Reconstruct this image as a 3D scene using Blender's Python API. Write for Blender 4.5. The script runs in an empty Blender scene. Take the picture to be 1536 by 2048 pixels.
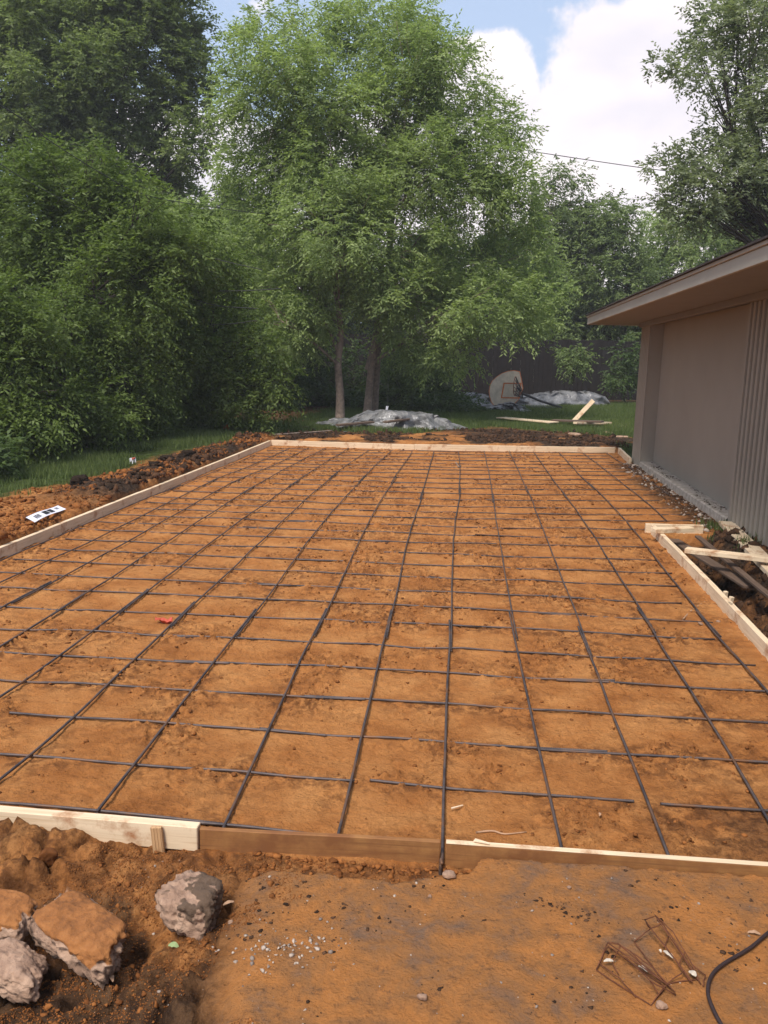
import bpy, bmesh, math, random
import numpy as np
from mathutils import Vector, Matrix
random.seed(7)
RNG = np.random.default_rng(11)
scene = bpy.context.scene
col = scene.collection

# ------------------------------------------------------------------ camera
CAMH = 1.717
F, YAW, PITCH, ROLL = 1760.0, 0.078415, 0.19515, 0.024075      # photo pixels (1536 x 2048), radians
cyw, syw, cp, sp = math.cos(YAW), math.sin(YAW), math.cos(PITCH), math.sin(PITCH)
fwd = Vector((-syw*cp, cyw*cp, -sp)); rt0 = Vector((cyw, syw, 0)); up0 = rt0.cross(fwd)
rt = rt0*math.cos(ROLL) + up0*math.sin(ROLL); up = up0*math.cos(ROLL) - rt0*math.sin(ROLL)
cam = bpy.data.cameras.new('camera'); cam.sensor_fit = 'VERTICAL'; cam.sensor_height = 32.0
cam.lens = 32.0*F/2048; cam.clip_start = 0.05; cam.clip_end = 1000
camo = bpy.data.objects.new('camera', cam); col.objects.link(camo)
M3 = Matrix((rt, up, -fwd)).transposed()
camo.matrix_world = Matrix.Translation((0, 0, CAMH)) @ M3.to_4x4()
scene.camera = camo

# measured photo points -> places in the world
def ray(px, py): return rt*((px-768)/F) + up*(-(py-1024)/F) + fwd
def at(px, py, z=0.0):
    d = ray(px, py); t = (z-CAMH)/d.z; return Vector((d.x*t, d.y*t, z))
def atY(px, py, Y):
    d = ray(px, py); t = Y/d.y; return Vector((d.x*t, Y, d.z*t+CAMH))
def atX(px, py, X):
    d = ray(px, py); t = X/d.x; return Vector((X, d.y*t, d.z*t+CAMH))

# ------------------------------------------------------------------ light
SUN_EL, SUN_AZ = math.radians(56), math.radians(205)          # azimuth clockwise from +Y: behind the camera, a little left
world = bpy.data.worlds.new("World"); scene.world = world; world.use_nodes = True
nt = world.node_tree; nt.nodes.clear()
def N(nt, t, **k):
    n = nt.nodes.new(t)
    for a, b in k.items(): setattr(n, a, b)
    return n
def L(nt, a, b): nt.links.new(a, b)
wo = N(nt, 'ShaderNodeOutputWorld'); bg = N(nt, 'ShaderNodeBackground'); bg.inputs['Strength'].default_value = 0.13
sky = N(nt, 'ShaderNodeTexSky', sky_type='NISHITA'); sky.sun_disc = False
sky.sun_elevation = SUN_EL; sky.sun_rotation = SUN_AZ; sky.air_density = 1.0; sky.dust_density = 2.5; sky.ozone_density = 1.0
tc = N(nt, 'ShaderNodeTexCoord')
def mth(nt, op, a, b=None, clamp=False, c=None):
    n = N(nt, 'ShaderNodeMath', operation=op); n.use_clamp = clamp
    for i, v in enumerate((a, b, c)):
        if v is None: continue
        if isinstance(v, (int, float)): n.inputs[i].default_value = v
        else: L(nt, v, n.inputs[i])
    return n.outputs[0]
def cloud_blob(px, py, rad_px, amp, sq=1.0):
    # a cloud bank in one direction of the sky
    d = ray(px, py).normalized()
    sub = N(nt, 'ShaderNodeVectorMath', operation='SUBTRACT'); L(nt, tc.outputs['Generated'], sub.inputs[0]); sub.inputs[1].default_value = d
    mul = N(nt, 'ShaderNodeVectorMath', operation='MULTIPLY'); L(nt, sub.outputs[0], mul.inputs[0]); mul.inputs[1].default_value = (1, 1, sq)
    ln = N(nt, 'ShaderNodeVectorMath', operation='LENGTH'); L(nt, mul.outputs[0], ln.inputs[0])
    r = rad_px/F
    v = mth(nt, 'DIVIDE', ln.outputs['Value'], r); v = mth(nt, 'SUBTRACT', 1.0, v)
    return mth(nt, 'MULTIPLY', mth(nt, 'MAXIMUM', v, -1.5), amp)
blobs = [cloud_blob(x, y, r, a, s) for x, y, r, a, s in
         [(1330, 240, 240, 1.3, 1.1), (950, 210, 125, 1.3, 1.0), (1200, 410, 260, 1.3, 1.3), (1500, 60, 200, 1.2, 1.0), (900, 420, 260, 1.2, 1.2), (430, 420, 260, 1.2, 1.2), (1560, 330, 300, 1.2, 1)]]
m = blobs[0]
for b in blobs[1:]: m = mth(nt, 'MAXIMUM', m, b)
nz = N(nt, 'ShaderNodeTexNoise'); nz.inputs['Scale'].default_value = 9; nz.inputs['Detail'].default_value = 8; nz.inputs['Roughness'].default_value = 0.58
L(nt, tc.outputs['Generated'], nz.inputs['Vector'])
nb = N(nt, 'ShaderNodeTexNoise'); nb.inputs['Scale'].default_value = 2.2; nb.inputs['Detail'].default_value = 7; nb.inputs['Roughness'].default_value = 0.6
L(nt, tc.outputs['Generated'], nb.inputs['Vector'])
far = mth(nt, 'MULTIPLY_ADD', nb.outputs['Fac'], 2.6, c=-1.5)     # broken cloud over the rest of the sky
m = mth(nt, 'MAXIMUM', m, far)
m = mth(nt, 'ADD', m, mth(nt, 'MULTIPLY_ADD', nz.outputs['Fac'], 1.5, c=-0.78))
cr = N(nt, 'ShaderNodeMapRange', interpolation_type='SMOOTHSTEP'); L(nt, m, cr.inputs[0]); cr.inputs[1].default_value = -0.02; cr.inputs[2].default_value = 0.16
n2 = N(nt, 'ShaderNodeTexNoise'); n2.inputs['Scale'].default_value = 5.5; n2.inputs['Detail'].default_value = 5
mp = N(nt, 'ShaderNodeMapping'); mp.inputs['Scale'].default_value = (1, 1, 2.2); mp.inputs['Location'].default_value = (3.1, 0.4, 1.3)
L(nt, tc.outputs['Generated'], mp.inputs[0]); L(nt, mp.outputs[0], n2.inputs['Vector'])
cc = N(nt, 'ShaderNodeValToRGB'); L(nt, n2.outputs['Fac'], cc.inputs[0])
cc.color_ramp.elements[0].position = 0.36; cc.color_ramp.elements[0].color = (5.0, 4.75, 5.15, 1)
cc.color_ramp.elements[1].position = 0.58; cc.color_ramp.elements[1].color = (6.15, 5.7, 5.8, 1)
haze_c = N(nt, 'ShaderNodeMix', data_type='RGBA'); haze_c.inputs['Factor'].default_value = 0.62
L(nt, sky.outputs[0], haze_c.inputs['A']); haze_c.inputs['B'].default_value = (3.3, 4.0, 5.3, 1)     # thin high veil over the blue
mix = N(nt, 'ShaderNodeMix', data_type='RGBA'); L(nt, cr.outputs[0], mix.inputs['Factor']); L(nt, haze_c.outputs['Result'], mix.inputs['A']); L(nt, cc.outputs[0], mix.inputs['B'])
L(nt, mix.outputs['Result'], bg.inputs['Color']); L(nt, bg.outputs[0], wo.inputs[0])

sun = bpy.data.lights.new('sun', 'SUN'); sun.energy = 2.9; sun.angle = math.radians(15); sun.color = (1, 0.95, 0.87)
suno = bpy.data.objects.new('sun', sun); col.objects.link(suno)
sd = Vector((math.sin(SUN_AZ)*math.cos(SUN_EL), math.cos(SUN_AZ)*math.cos(SUN_EL), math.sin(SUN_EL)))
suno.rotation_euler = sd.to_track_quat('Z', 'Y').to_euler()
vs = scene.view_settings; vs.view_transform = 'Standard'; vs.look = 'None'; vs.exposure = 0.6; vs.gamma = 1.0; vs.use_curve_mapping = False
scene.cycles.max_bounces = 7; scene.cycles.transparent_max_bounces = 6; scene.cycles.diffuse_bounces = 4
scene.cycles.glossy_bounces = 2; scene.cycles.transmission_bounces = 5

# ------------------------------------------------------------------ helpers
def tag(o, label=None, cat=None, group=None, kind=None):
    if label: o['label'] = label
    if cat: o['category'] = cat
    if group: o['group'] = group
    if kind: o['kind'] = kind
    return o
def link(name, me, m, parent=None, smooth=False):
    o = bpy.data.objects.new(name, me); col.objects.link(o)
    if m is not None and not me.materials: me.materials.append(m)
    if smooth: me.polygons.foreach_set('use_smooth', [True]*len(me.polygons))
    if parent: o.parent = parent
    return o
def empty(name, loc=(0, 0, 0)):
    o = bpy.data.objects.new(name, None); col.objects.link(o); o.location = loc; o.empty_display_size = 0.2
    return o
def npmesh(name, V, Fq, attrs=None, face_attrs=None):
    """V (n,3), Fq (m,k) equal-sized faces"""
    me = bpy.data.meshes.new(name); k = Fq.shape[1]
    me.vertices.add(len(V)); me.vertices.foreach_set('co', np.ascontiguousarray(V, dtype=np.float32).ravel())
    me.loops.add(Fq.size); me.loops.foreach_set('vertex_index', np.ascontiguousarray(Fq, dtype=np.int32).ravel())
    me.polygons.add(len(Fq)); me.polygons.foreach_set('loop_start', np.arange(0, Fq.size, k, dtype=np.int32))
    me.update(calc_edges=True)
    for nme, a in (attrs or {}).items():
        if a.ndim == 2:
            at_ = me.attributes.new(nme, 'FLOAT_COLOR', 'POINT'); at_.data.foreach_set('color', np.ascontiguousarray(a, dtype=np.float32).ravel())
        else:
            at_ = me.attributes.new(nme, 'FLOAT', 'POINT'); at_.data.foreach_set('value', a.astype(np.float32))
    for nme, a in (face_attrs or {}).items():
        at_ = me.attributes.new(nme, 'FLOAT', 'FACE'); at_.data.foreach_set('value', a.astype(np.float32))
    return me
def bm_mesh(bm, name):
    me = bpy.data.meshes.new(name); bm.normal_update(); bm.to_mesh(me); bm.free(); return me
def add_hexa(bm, P):
    """8 points: bottom 4 (ccw seen from above) then top 4"""
    v = [bm.verts.new(p) for p in P]
    for f in ((3, 2, 1, 0), (4, 5, 6, 7), (0, 1, 5, 4), (1, 2, 6, 5), (2, 3, 7, 6), (3, 0, 4, 7)):
        bm.faces.new([v[i] for i in f])
    return v
def add_box(bm, lo, hi):
    x0, y0, z0 = lo; x1, y1, z1 = hi
    return add_hexa(bm, [(x0, y0, z0), (x1, y0, z0), (x1, y1, z0), (x0, y1, z0), (x0, y0, z1), (x1, y0, z1), (x1, y1, z1), (x0, y1, z1)])
def tube_np(P, r, nseg=6, cap=True):
    """tube along points P with radii r -> V, F(quads)"""
    P = np.asarray(P, float); n = len(P); r = np.broadcast_to(np.asarray(r, float), (n,))
    T = np.gradient(P, axis=0); T /= np.linalg.norm(T, axis=1)[:, None]+1e-12
    ref = np.array([0, 0, 1.0]) if abs(T[0][2]) < 0.9 else np.array([1.0, 0, 0])
    A = np.cross(T, ref); A /= np.linalg.norm(A, axis=1)[:, None]+1e-12; B = np.cross(A, T)
    th = np.linspace(0, 2*np.pi, nseg, endpoint=False)
    V = P[:, None]+r[:, None, None]*(A[:, None]*np.cos(th)[None, :, None]+B[:, None]*np.sin(th)[None, :, None])
    i = np.arange(n-1)[:, None]*nseg; j = np.arange(nseg)[None]; j2 = (j+1) % nseg
    Fq = np.stack([i+j, i+j2, i+nseg+j2, i+nseg+j], -1).reshape(-1, 4)
    V = V.reshape(-1, 3)
    if cap:
        c = []
        for base in (0, (n-1)*nseg):
            for q in range(0, nseg-2, 2): c.append([base, base+q+1, base+q+2, base+min(q+3, nseg-1)] if q+3 < nseg else [base, base+q+1, base+q+2, base])
        c = [x for x in c if len(set(x)) == 4]
        if c: Fq = np.vstack([Fq, c])
    return V, Fq
class Acc:
    def __init__(s): s.V = []; s.F = []; s.n = 0
    def add(s, V, Fq): s.V.append(V); s.F.append(Fq+s.n); s.n += len(V)
    def tube(s, P, r, nseg=6): s.add(*tube_np(P, r, nseg))
    def mesh(s, name): return npmesh(name, np.vstack(s.V), np.vstack(s.F))
def spline(P, n):
    """Catmull-Rom through points"""
    P = np.asarray(P, float)
    if len(P) == 2: t = np.linspace(0, 1, n)[:, None]; return P[0]*(1-t)+P[1]*t
    Q = np.vstack([2*P[0]-P[1], P, 2*P[-1]-P[-2]]); s = np.linspace(0, len(P)-1-1e-6, n); i = s.astype(int); t = (s-i)[:, None]
    a, b, c, d = Q[i], Q[i+1], Q[i+2], Q[i+3]
    return 0.5*((2*b)+(-a+c)*t+(2*a-5*b+4*c-d)*t*t+(-a+3*b-3*c+d)*t**3)
# value noise in numpy
def _h(ix, iy, s):
    h = (ix.astype(np.int64)*374761393+iy.astype(np.int64)*668265263+s*1442695041) & 0xffffffff
    h = ((h ^ (h >> 13))*1274126177) & 0xffffffff
    h = (h ^ (h >> 16)) & 0xffffffff
    return h/4294967295.0
def vn(x, y, s=0):
    ix = np.floor(x); iy = np.floor(y); fx = x-ix; fy = y-iy; fx = fx*fx*(3-2*fx); fy = fy*fy*(3-2*fy)
    a = _h(ix, iy, s); b = _h(ix+1, iy, s); c = _h(ix, iy+1, s); d = _h(ix+1, iy+1, s)
    return (a*(1-fx)+b*fx)*(1-fy)+(c*(1-fx)+d*fx)*fy
def fbm(x, y, s=0, o=4, g=0.5):
    v = 0; a = 1; t = 0
    for k in range(o):
        v = v+a*vn(x*2**k+13.7*k, y*2**k+7.3*k, s+k); t += a; a *= g
    return v/t
def sst(a, b, x):
    t = np.clip((x-a)/(b-a), 0, 1); return t*t*(3-2*t)
ORD = ['zero', 'first', 'second', 'third', 'fourth', 'fifth', 'sixth', 'seventh', 'eighth', 'ninth', 'tenth', 'eleventh', 'twelfth', 'thirteenth', 'fourteenth', 'fifteenth', 'sixteenth', 'seventeenth', 'eighteenth', 'nineteenth', 'twentieth']
TENS = {2: 'twenty', 3: 'thirty'}
def ordinal(n):
    if n <= 20: return ORD[n]
    if n == 30: return 'thirtieth'
    return TENS[n//10]+'-'+ORD[n % 10]

# ------------------------------------------------------------------ materials
def new_mat(name):
    m = bpy.data.materials.new(name); m.use_nodes = True; t = m.node_tree; t.nodes.clear()
    o = N(t, 'ShaderNodeOutputMaterial'); b = N(t, 'ShaderNodeBsdfPrincipled'); L(t, b.outputs[0], o.inputs[0])
    b.inputs['Specular IOR Level'].default_value = 0.3
    return m, t, b, o
def noise(t, vec, scale, detail=4, rough=0.55, dist=0.0):
    n = N(t, 'ShaderNodeTexNoise'); n.inputs['Scale'].default_value = scale; n.inputs['Detail'].default_value = detail
    n.inputs['Roughness'].default_value = rough; n.inputs['Distortion'].default_value = dist
    if vec is not None: L(t, vec, n.inputs['Vector'])
    return n.outputs['Fac']
def ramp(t, fac, stops):
    r = N(t, 'ShaderNodeValToRGB'); L(t, fac, r.inputs[0]); e = r.color_ramp.elements
    while len(e) < len(stops): e.new(0.5)
    for i, (p, c) in enumerate(stops): e[i].position = p; e[i].color = (*c, 1) if len(c) == 3 else c
    return r.outputs[0]
def mixc(t, f, a, b, mode='MIX'):
    n = N(t, 'ShaderNodeMix', data_type='RGBA', blend_type=mode)
    for s, v in (('Factor', f), ('A', a), ('B', b)):
        if isinstance(v, (int, float)): n.inputs[s].default_value = v
        elif isinstance(v, tuple): n.inputs[s].default_value = (*v, 1) if len(v) == 3 else v
        else: L(t, v, n.inputs[s])
    return n.outputs['Result']
def mrange(t, v, a, b, c=0.0, d=1.0):
    n = N(t, 'ShaderNodeMapRange'); n.clamp = True
    L(t, v, n.inputs[0]); n.inputs[1].default_value = a; n.inputs[2].default_value = b; n.inputs[3].default_value = c; n.inputs[4].default_value = d
    return n.outputs[0]
def bump(t, b, h, strength, dist, prev=None):
    n = N(t, 'ShaderNodeBump'); n.inputs['Strength'].default_value = strength; n.inputs['Distance'].default_value = dist
    L(t, h, n.inputs['Height'])
    if prev is not None: L(t, prev, n.inputs['Normal'])
    if b is not None: L(t, n.outputs[0], b.inputs['Normal'])
    return n.outputs[0]
def mapping(t, scale=(1, 1, 1), loc=(0, 0, 0), rot=(0, 0, 0), kind='Object'):
    c = N(t, 'ShaderNodeTexCoord'); m_ = N(t, 'ShaderNodeMapping'); m_.inputs['Scale'].default_value = scale
    m_.inputs['Location'].default_value = loc; m_.inputs['Rotation'].default_value = rot; L(t, c.outputs[kind], m_.inputs[0]); return m_.outputs[0]

def simple(name, colr, rough=0.8, var=0.25, scale=20, bumpd=0.002, bs=0.5, metal=0.0, col2=None):
    m, t, b, o = new_mat(name); v = mapping(t)
    n = noise(t, v, scale, 6, 0.6)
    c2 = col2 or tuple(x*(1-var) for x in colr); c1 = tuple(min(1, x*(1+var*0.6)) for x in colr)
    L(t, ramp(t, n, [(0.3, c2), (0.7, c1)]), b.inputs['Base Color']); b.inputs['Roughness'].default_value = rough; b.inputs['Metallic'].default_value = metal
    bump(t, b, noise(t, v, scale*3, 5), bs, bumpd)
    return m

def wood(name, base, dark, axis='X', dirt=0.0, dirtc=(0.33, 0.13, 0.045), knots=True):
    """sawn softwood, grain runs along the local axis"""
    m, t, b, o = new_mat(name)
    sc = {'X': (1.2, 22, 22), 'Y': (22, 1.2, 22), 'Z': (22, 22, 1.2)}[axis]
    v = mapping(t, sc); n = noise(t, v, 2.2, 6, 0.62, 0.8)
    c = ramp(t, n, [(0.30, dark), (0.52, base), (0.75, tuple(min(1, x*1.12) for x in base))])
    v2 = mapping(t)
    big = noise(t, v2, 1.7, 3); c = mixc(t, mrange(t, big, 0.35, 0.7, 0, 0.35), c, tuple(x*0.8 for x in base))
    if knots:
        vo = N(t, 'ShaderNodeTexVoronoi'); vo.inputs['Scale'].default_value = 2.6; L(t, v2, vo.inputs['Vector'])
        k = mrange(t, vo.outputs['Distance'], 0.0, 0.06, 1, 0); c = mixc(t, mth(t, 'MULTIPLY', k, 0.75), c, (0.22, 0.10, 0.04))
    if dirt > 0:
        d = noise(t, v2, 7, 6, 0.7); f = mrange(t, d, 0.62-dirt*0.35, 0.8-dirt*0.25, 0, 1); c = mixc(t, f, c, dirtc)
    L(t, c, b.inputs['Base Color']); b.inputs['Roughness'].default_value = 0.75
    bump(t, b, n, 0.35, 0.002)
    return m
M = {}
M['pine_x'] = wood('pine_along_x', (0.72, 0.56, 0.38), (0.56, 0.39, 0.23), 'X', 0.25)
M['pine_y'] = wood('pine_along_y', (0.68, 0.54, 0.37), (0.54, 0.40, 0.25), 'Y', 0.12)
M['brown_x'] = wood('soil_stained_board', (0.33, 0.155, 0.052), (0.15, 0.06, 0.022), 'X', 0.7, (0.20, 0.08, 0.028))
M['ply_z'] = wood('plywood', (0.50, 0.30, 0.15), (0.28, 0.15, 0.07), 'Z', 0.2, knots=False)
M['old_x'] = wood('weathered_wood', (0.13, 0.085, 0.06), (0.05, 0.032, 0.022), 'X', 0.4, (0.1, 0.06, 0.04))

# ground: one sheet, its soil kinds carried by a colour attribute (sand, dark loam, turf soil, dusty concrete)
def ground_mat():
    m, t, b, o = new_mat('ground'); v = mapping(t)
    a = N(t, 'ShaderNodeAttribute', attribute_name='soil'); sep = N(t, 'ShaderNodeSeparateColor'); L(t, a.outputs['Color'], sep.inputs[0])
    n1 = noise(t, v, 3.2, 9, 0.62, 0.3); n2 = noise(t, v, 17, 8, 0.68, 0.2); n3 = noise(t, v, 90, 5, 0.7)
    sand = ramp(t, n1, [(0.28, (0.30, 0.108, 0.029)), (0.45, (0.44, 0.176, 0.052)), (0.66, (0.56, 0.255, 0.085))])
    crumb = mrange(t, n2, 0.43, 0.56, 1, 0)
    att2 = N(t, 'ShaderNodeAttribute', attribute_name='moist')
    cf = mth(t, 'MULTIPLY', crumb, mth(t, 'MULTIPLY_ADD', att2.outputs['Fac'], 0.92, c=-0.08), clamp=True)
    sand = mixc(t, cf, sand, (0.135, 0.052, 0.019))
    sand = mixc(t, mrange(t, n3, 0.3, 0.7, 0, 0.3), sand, (0.26, 0.098, 0.030))
    loam = ramp(t, n2, [(0.3, (0.012, 0.008, 0.006)), (0.5, (0.045, 0.028, 0.018)), (0.72, (0.13, 0.075, 0.042))])
    turf = ramp(t, n2, [(0.3, (0.020, 0.028, 0.008)), (0.6, (0.055, 0.075, 0.018)), (0.8, (0.12, 0.10, 0.04))])
    n4 = noise(t, v, 6.5, 8, 0.7, 0.4); n5 = noise(t, v, 24, 7, 0.75)
    conc = ramp(t, n4, [(0.32, (0.20, 0.125, 0.085)), (0.47, (0.34, 0.155, 0.058)), (0.62, (0.47, 0.19, 0.055)), (0.8, (0.42, 0.235, 0.12))])
    conc = mixc(t, mrange(t, n5, 0.55, 0.68, 0, 0.7), conc, (0.09, 0.055, 0.04))
    # loam flecks
    c = mixc(t, sep.outputs['Red'], sand, loam)
    c = mixc(t, sep.outputs['Green'], c, turf)
    c = mixc(t, sep.outputs['Blue'], c, conc)
    L(t, c, b.inputs['Base Color']); b.inputs['Roughness'].default_value = 0.95; b.inputs['Specular IOR Level'].default_value = 0.1
    p = bump(t, None, n2, 0.85, 0.04)
    mus = N(t, 'ShaderNodeTexNoise', noise_type='RIDGED_MULTIFRACTAL'); mus.inputs['Scale'].default_value = 5; mus.inputs['Detail'].default_value = 6; L(t, v, mus.inputs['Vector'])
    p = bump(t, None, mus.outputs['Fac'], 0.25, 0.02, p)
    bump(t, b, n3, 0.9, 0.010, p)
    return m
M['ground'] = ground_mat()

def clod_mat(name, c1, c2, tint='tint'):
    m, t, b, o = new_mat(name); v = mapping(t); a = N(t, 'ShaderNodeAttribute', attribute_name='tint')
    c = mixc(t, a.outputs['Fac'], c1, c2); c = mixc(t, mrange(t, noise(t, v, 60, 4), 0.35, 0.65, 0, 0.5), c, tuple(x*0.6 for x in c1))
    L(t, c, b.inputs['Base Color']); b.inputs['Roughness'].default_value = 0.97; b.inputs['Specular IOR Level'].default_value = 0.1
    bump(t, b, noise(t, v, 120, 4), 0.6, 0.004); return m
M['clod'] = clod_mat('sand_crumbs', (0.15, 0.055, 0.018), (0.34, 0.130, 0.038))
M['darkclod'] = clod_mat('dark_crumbs', (0.025, 0.016, 0.011), (0.12, 0.06, 0.032))
M['pebble'] = clod_mat('pebbles', (0.22, 0.17, 0.14), (0.62, 0.50, 0.40))

def rebar_mat():
    m, t, b, o = new_mat('rebar_steel'); v = mapping(t)
    n = noise(t, v, 6, 5, 0.65); c = ramp(t, n, [(0.35, (0.050, 0.042, 0.046)), (0.52, (0.105, 0.080, 0.074)), (0.66, (0.17, 0.085, 0.045))])
    L(t, c, b.inputs['Base Color']); b.inputs['Metallic'].default_value = 0.35; b.inputs['Roughness'].default_value = 0.55; b.inputs['Specular IOR Level'].default_value = 0.4
    return m
M['rebar'] = rebar_mat()
M['rust'] = simple('rusty_wire', (0.13, 0.045, 0.02), 0.85, 0.5, 40)
M['tiewire'] = simple('tie_wire', (0.05, 0.045, 0.045), 0.5, 0.3, 40)

def leaf_mat(name, c1, c2, trans=0.38, rough=0.5):
    m, t, b, o = new_mat(name); a = N(t, 'ShaderNodeAttribute', attribute_name='tint')
    c = mixc(t, a.outputs['Fac'], c1, c2); L(t, c, b.inputs['Base Color']); b.inputs['Roughness'].default_value = rough
    b.inputs['Specular IOR Level'].default_value = 0.22
    tr = N(t, 'ShaderNodeBsdfTranslucent'); L(t, mixc(t, 1.0, c, (1.0, 1.1, 0.6), 'MULTIPLY'), tr.inputs['Color'])
    mx = N(t, 'ShaderNodeMixShader'); mx.inputs[0].default_value = trans
    L(t, b.outputs[0], mx.inputs[1]); L(t, tr.outputs[0], mx.inputs[2]); L(t, mx.outputs[0], o.inputs[0]); return m
M['leaf_ash'] = leaf_mat('ash_leaves', (0.165, 0.220, 0.085), (0.40, 0.485, 0.190), 0.5)
M['leaf_oak'] = leaf_mat('oak_leaves', (0.110, 0.145, 0.060), (0.29, 0.35, 0.13), 0.48)
M['leaf_bush'] = leaf_mat('bush_leaves', (0.062, 0.095, 0.026), (0.20, 0.265, 0.070), 0.47)
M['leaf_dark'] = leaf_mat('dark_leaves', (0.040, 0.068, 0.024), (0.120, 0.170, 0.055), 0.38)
M['leaf_light'] = leaf_mat('light_leaves', (0.13, 0.21, 0.035), (0.32, 0.43, 0.09), 0.5)
M['leaf_mid'] = leaf_mat('mid_leaves', (0.090, 0.130, 0.050), (0.24, 0.30, 0.11), 0.42)
M['leaf_grey'] = leaf_mat('live_oak_leaves', (0.130, 0.155, 0.090), (0.32, 0.36, 0.21), 0.42)
M['grass'] = leaf_mat('grass_blades', (0.058, 0.090, 0.026), (0.175, 0.215, 0.070), 0.32)
M['bark'] = simple('bark', (0.25, 0.185, 0.145), 0.95, 0.45, 14, 0.02, 0.8)
M['bark_dark'] = simple('dark_bark', (0.055, 0.042, 0.034), 0.95, 0.45, 14, 0.02, 0.8)
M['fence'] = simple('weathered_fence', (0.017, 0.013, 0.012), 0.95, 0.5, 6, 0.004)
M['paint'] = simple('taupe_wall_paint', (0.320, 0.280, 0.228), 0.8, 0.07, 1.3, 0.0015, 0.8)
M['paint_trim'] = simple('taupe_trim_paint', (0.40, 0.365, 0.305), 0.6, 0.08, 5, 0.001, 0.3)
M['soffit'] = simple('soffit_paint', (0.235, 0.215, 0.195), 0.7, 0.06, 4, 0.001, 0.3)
M['shingle'] = simple('roof_shingles', (0.055, 0.045, 0.042), 0.95, 0.5, 25, 0.006, 0.8)
M['found'] = simple('foundation_concrete', (0.42, 0.36, 0.30), 0.9, 0.42, 16, 0.002, 0.4)
M['plaster'] = simple('pale_siding', (0.62, 0.56, 0.48), 0.8, 0.1, 4)
M['glass_dark'] = simple('window_glass', (0.03, 0.035, 0.04), 0.15, 0.1, 3)
M['cable'] = simple('cable', (0.035, 0.022, 0.022), 0.55, 0.3, 40)
M['wire'] = simple('wire', (0.03, 0.03, 0.03), 0.6, 0.2, 20)
M['steel'] = simple('painted_steel', (0.03, 0.028, 0.03), 0.5, 0.3, 20)
M['hoop'] = simple('rusty_orange_rim', (0.20, 0.06, 0.03), 0.6, 0.3, 20)
M['board_white'] = simple('dirty_white_board', (0.56, 0.47, 0.36), 0.6, 0.3, 5, 0.001, 0.2)
M['orange'] = simple('orange_paint', (0.55, 0.16, 0.05), 0.6, 0.25, 15)
M['paper'] = simple('white_paper', (0.78, 0.76, 0.82), 0.6, 0.05, 10, 0.0005, 0.2)
M['scrap'] = simple('dirty_paper', (0.55, 0.47, 0.38), 0.8, 0.3, 60, 0.0005, 0.2)
M['ink'] = simple('black_ink', (0.03, 0.03, 0.035), 0.6, 0.1, 10)
M['flag'] = simple('red_orange_flagging', (0.50, 0.085, 0.045), 0.6, 0.3, 20)
M['greenleaf'] = simple('green_leaf', (0.28, 0.36, 0.16), 0.5, 0.2, 30)
M['dryleaf'] = simple('dry_leaf', (0.42, 0.25, 0.15), 0.7, 0.25, 30)
M['splinter'] = simple('splinter', (0.75, 0.58, 0.40), 0.7, 0.2, 30)
def concrete_mat():
    m, t, b, o = new_mat('broken_concrete'); v = mapping(t)
    n = noise(t, v, 9, 9, 0.7, 0.4); c = ramp(t, n, [(0.3, (0.11, 0.065, 0.045)), (0.45, (0.30, 0.185, 0.125)), (0.66, (0.47, 0.31, 0.215))])
    a = N(t, 'ShaderNodeAttribute', attribute_name='cover'); sep = N(t, 'ShaderNodeSeparateColor'); L(t, a.outputs['Color'], sep.inputs[0])
    n2 = noise(t, v, 30, 6, 0.7)
    c = mixc(t, mrange(t, mth(t, 'ADD', sep.outputs['Red'], mth(t, 'MULTIPLY', n2, 0.6)), 0.62, 0.9), c, ramp(t, noise(t, v, 16, 7, 0.7), [(0.3, (0.12, 0.048, 0.018)), (0.5, (0.27, 0.105, 0.032)), (0.7, (0.37, 0.155, 0.05))]))
    c = mixc(t, mrange(t, mth(t, 'ADD', sep.outputs['Green'], mth(t, 'MULTIPLY', n2, 0.7)), 0.68, 0.95), c, (0.11, 0.070, 0.046))
    L(t, c, b.inputs['Base Color']); b.inputs['Roughness'].default_value = 0.95
    vo = N(t, 'ShaderNodeTexVoronoi'); vo.inputs['Scale'].default_value = 38; L(t, v, vo.inputs['Vector'])
    p = bump(t, None, vo.outputs['Distance'], 0.55, 0.012); bump(t, b, n2, 0.8, 0.012, p); return m
M['rubble'] = concrete_mat()
def plastic_mat():
    m, t, b, o = new_mat('dusty_plastic_sheet'); v = mapping(t)
    n = noise(t, v, 5, 6, 0.6); c = ramp(t, n, [(0.35, (0.065, 0.062, 0.060)), (0.66, (0.27, 0.26, 0.255))])
    L(t, c, b.inputs['Base Color']); b.inputs['Roughness'].default_value = 0.28; b.inputs['Specular IOR Level'].default_value = 0.7
    bump(t, b, noise(t, v, 14, 4, 0.5, 1.0), 0.8, 0.04); return m
M['plastic'] = plastic_mat()

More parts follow.
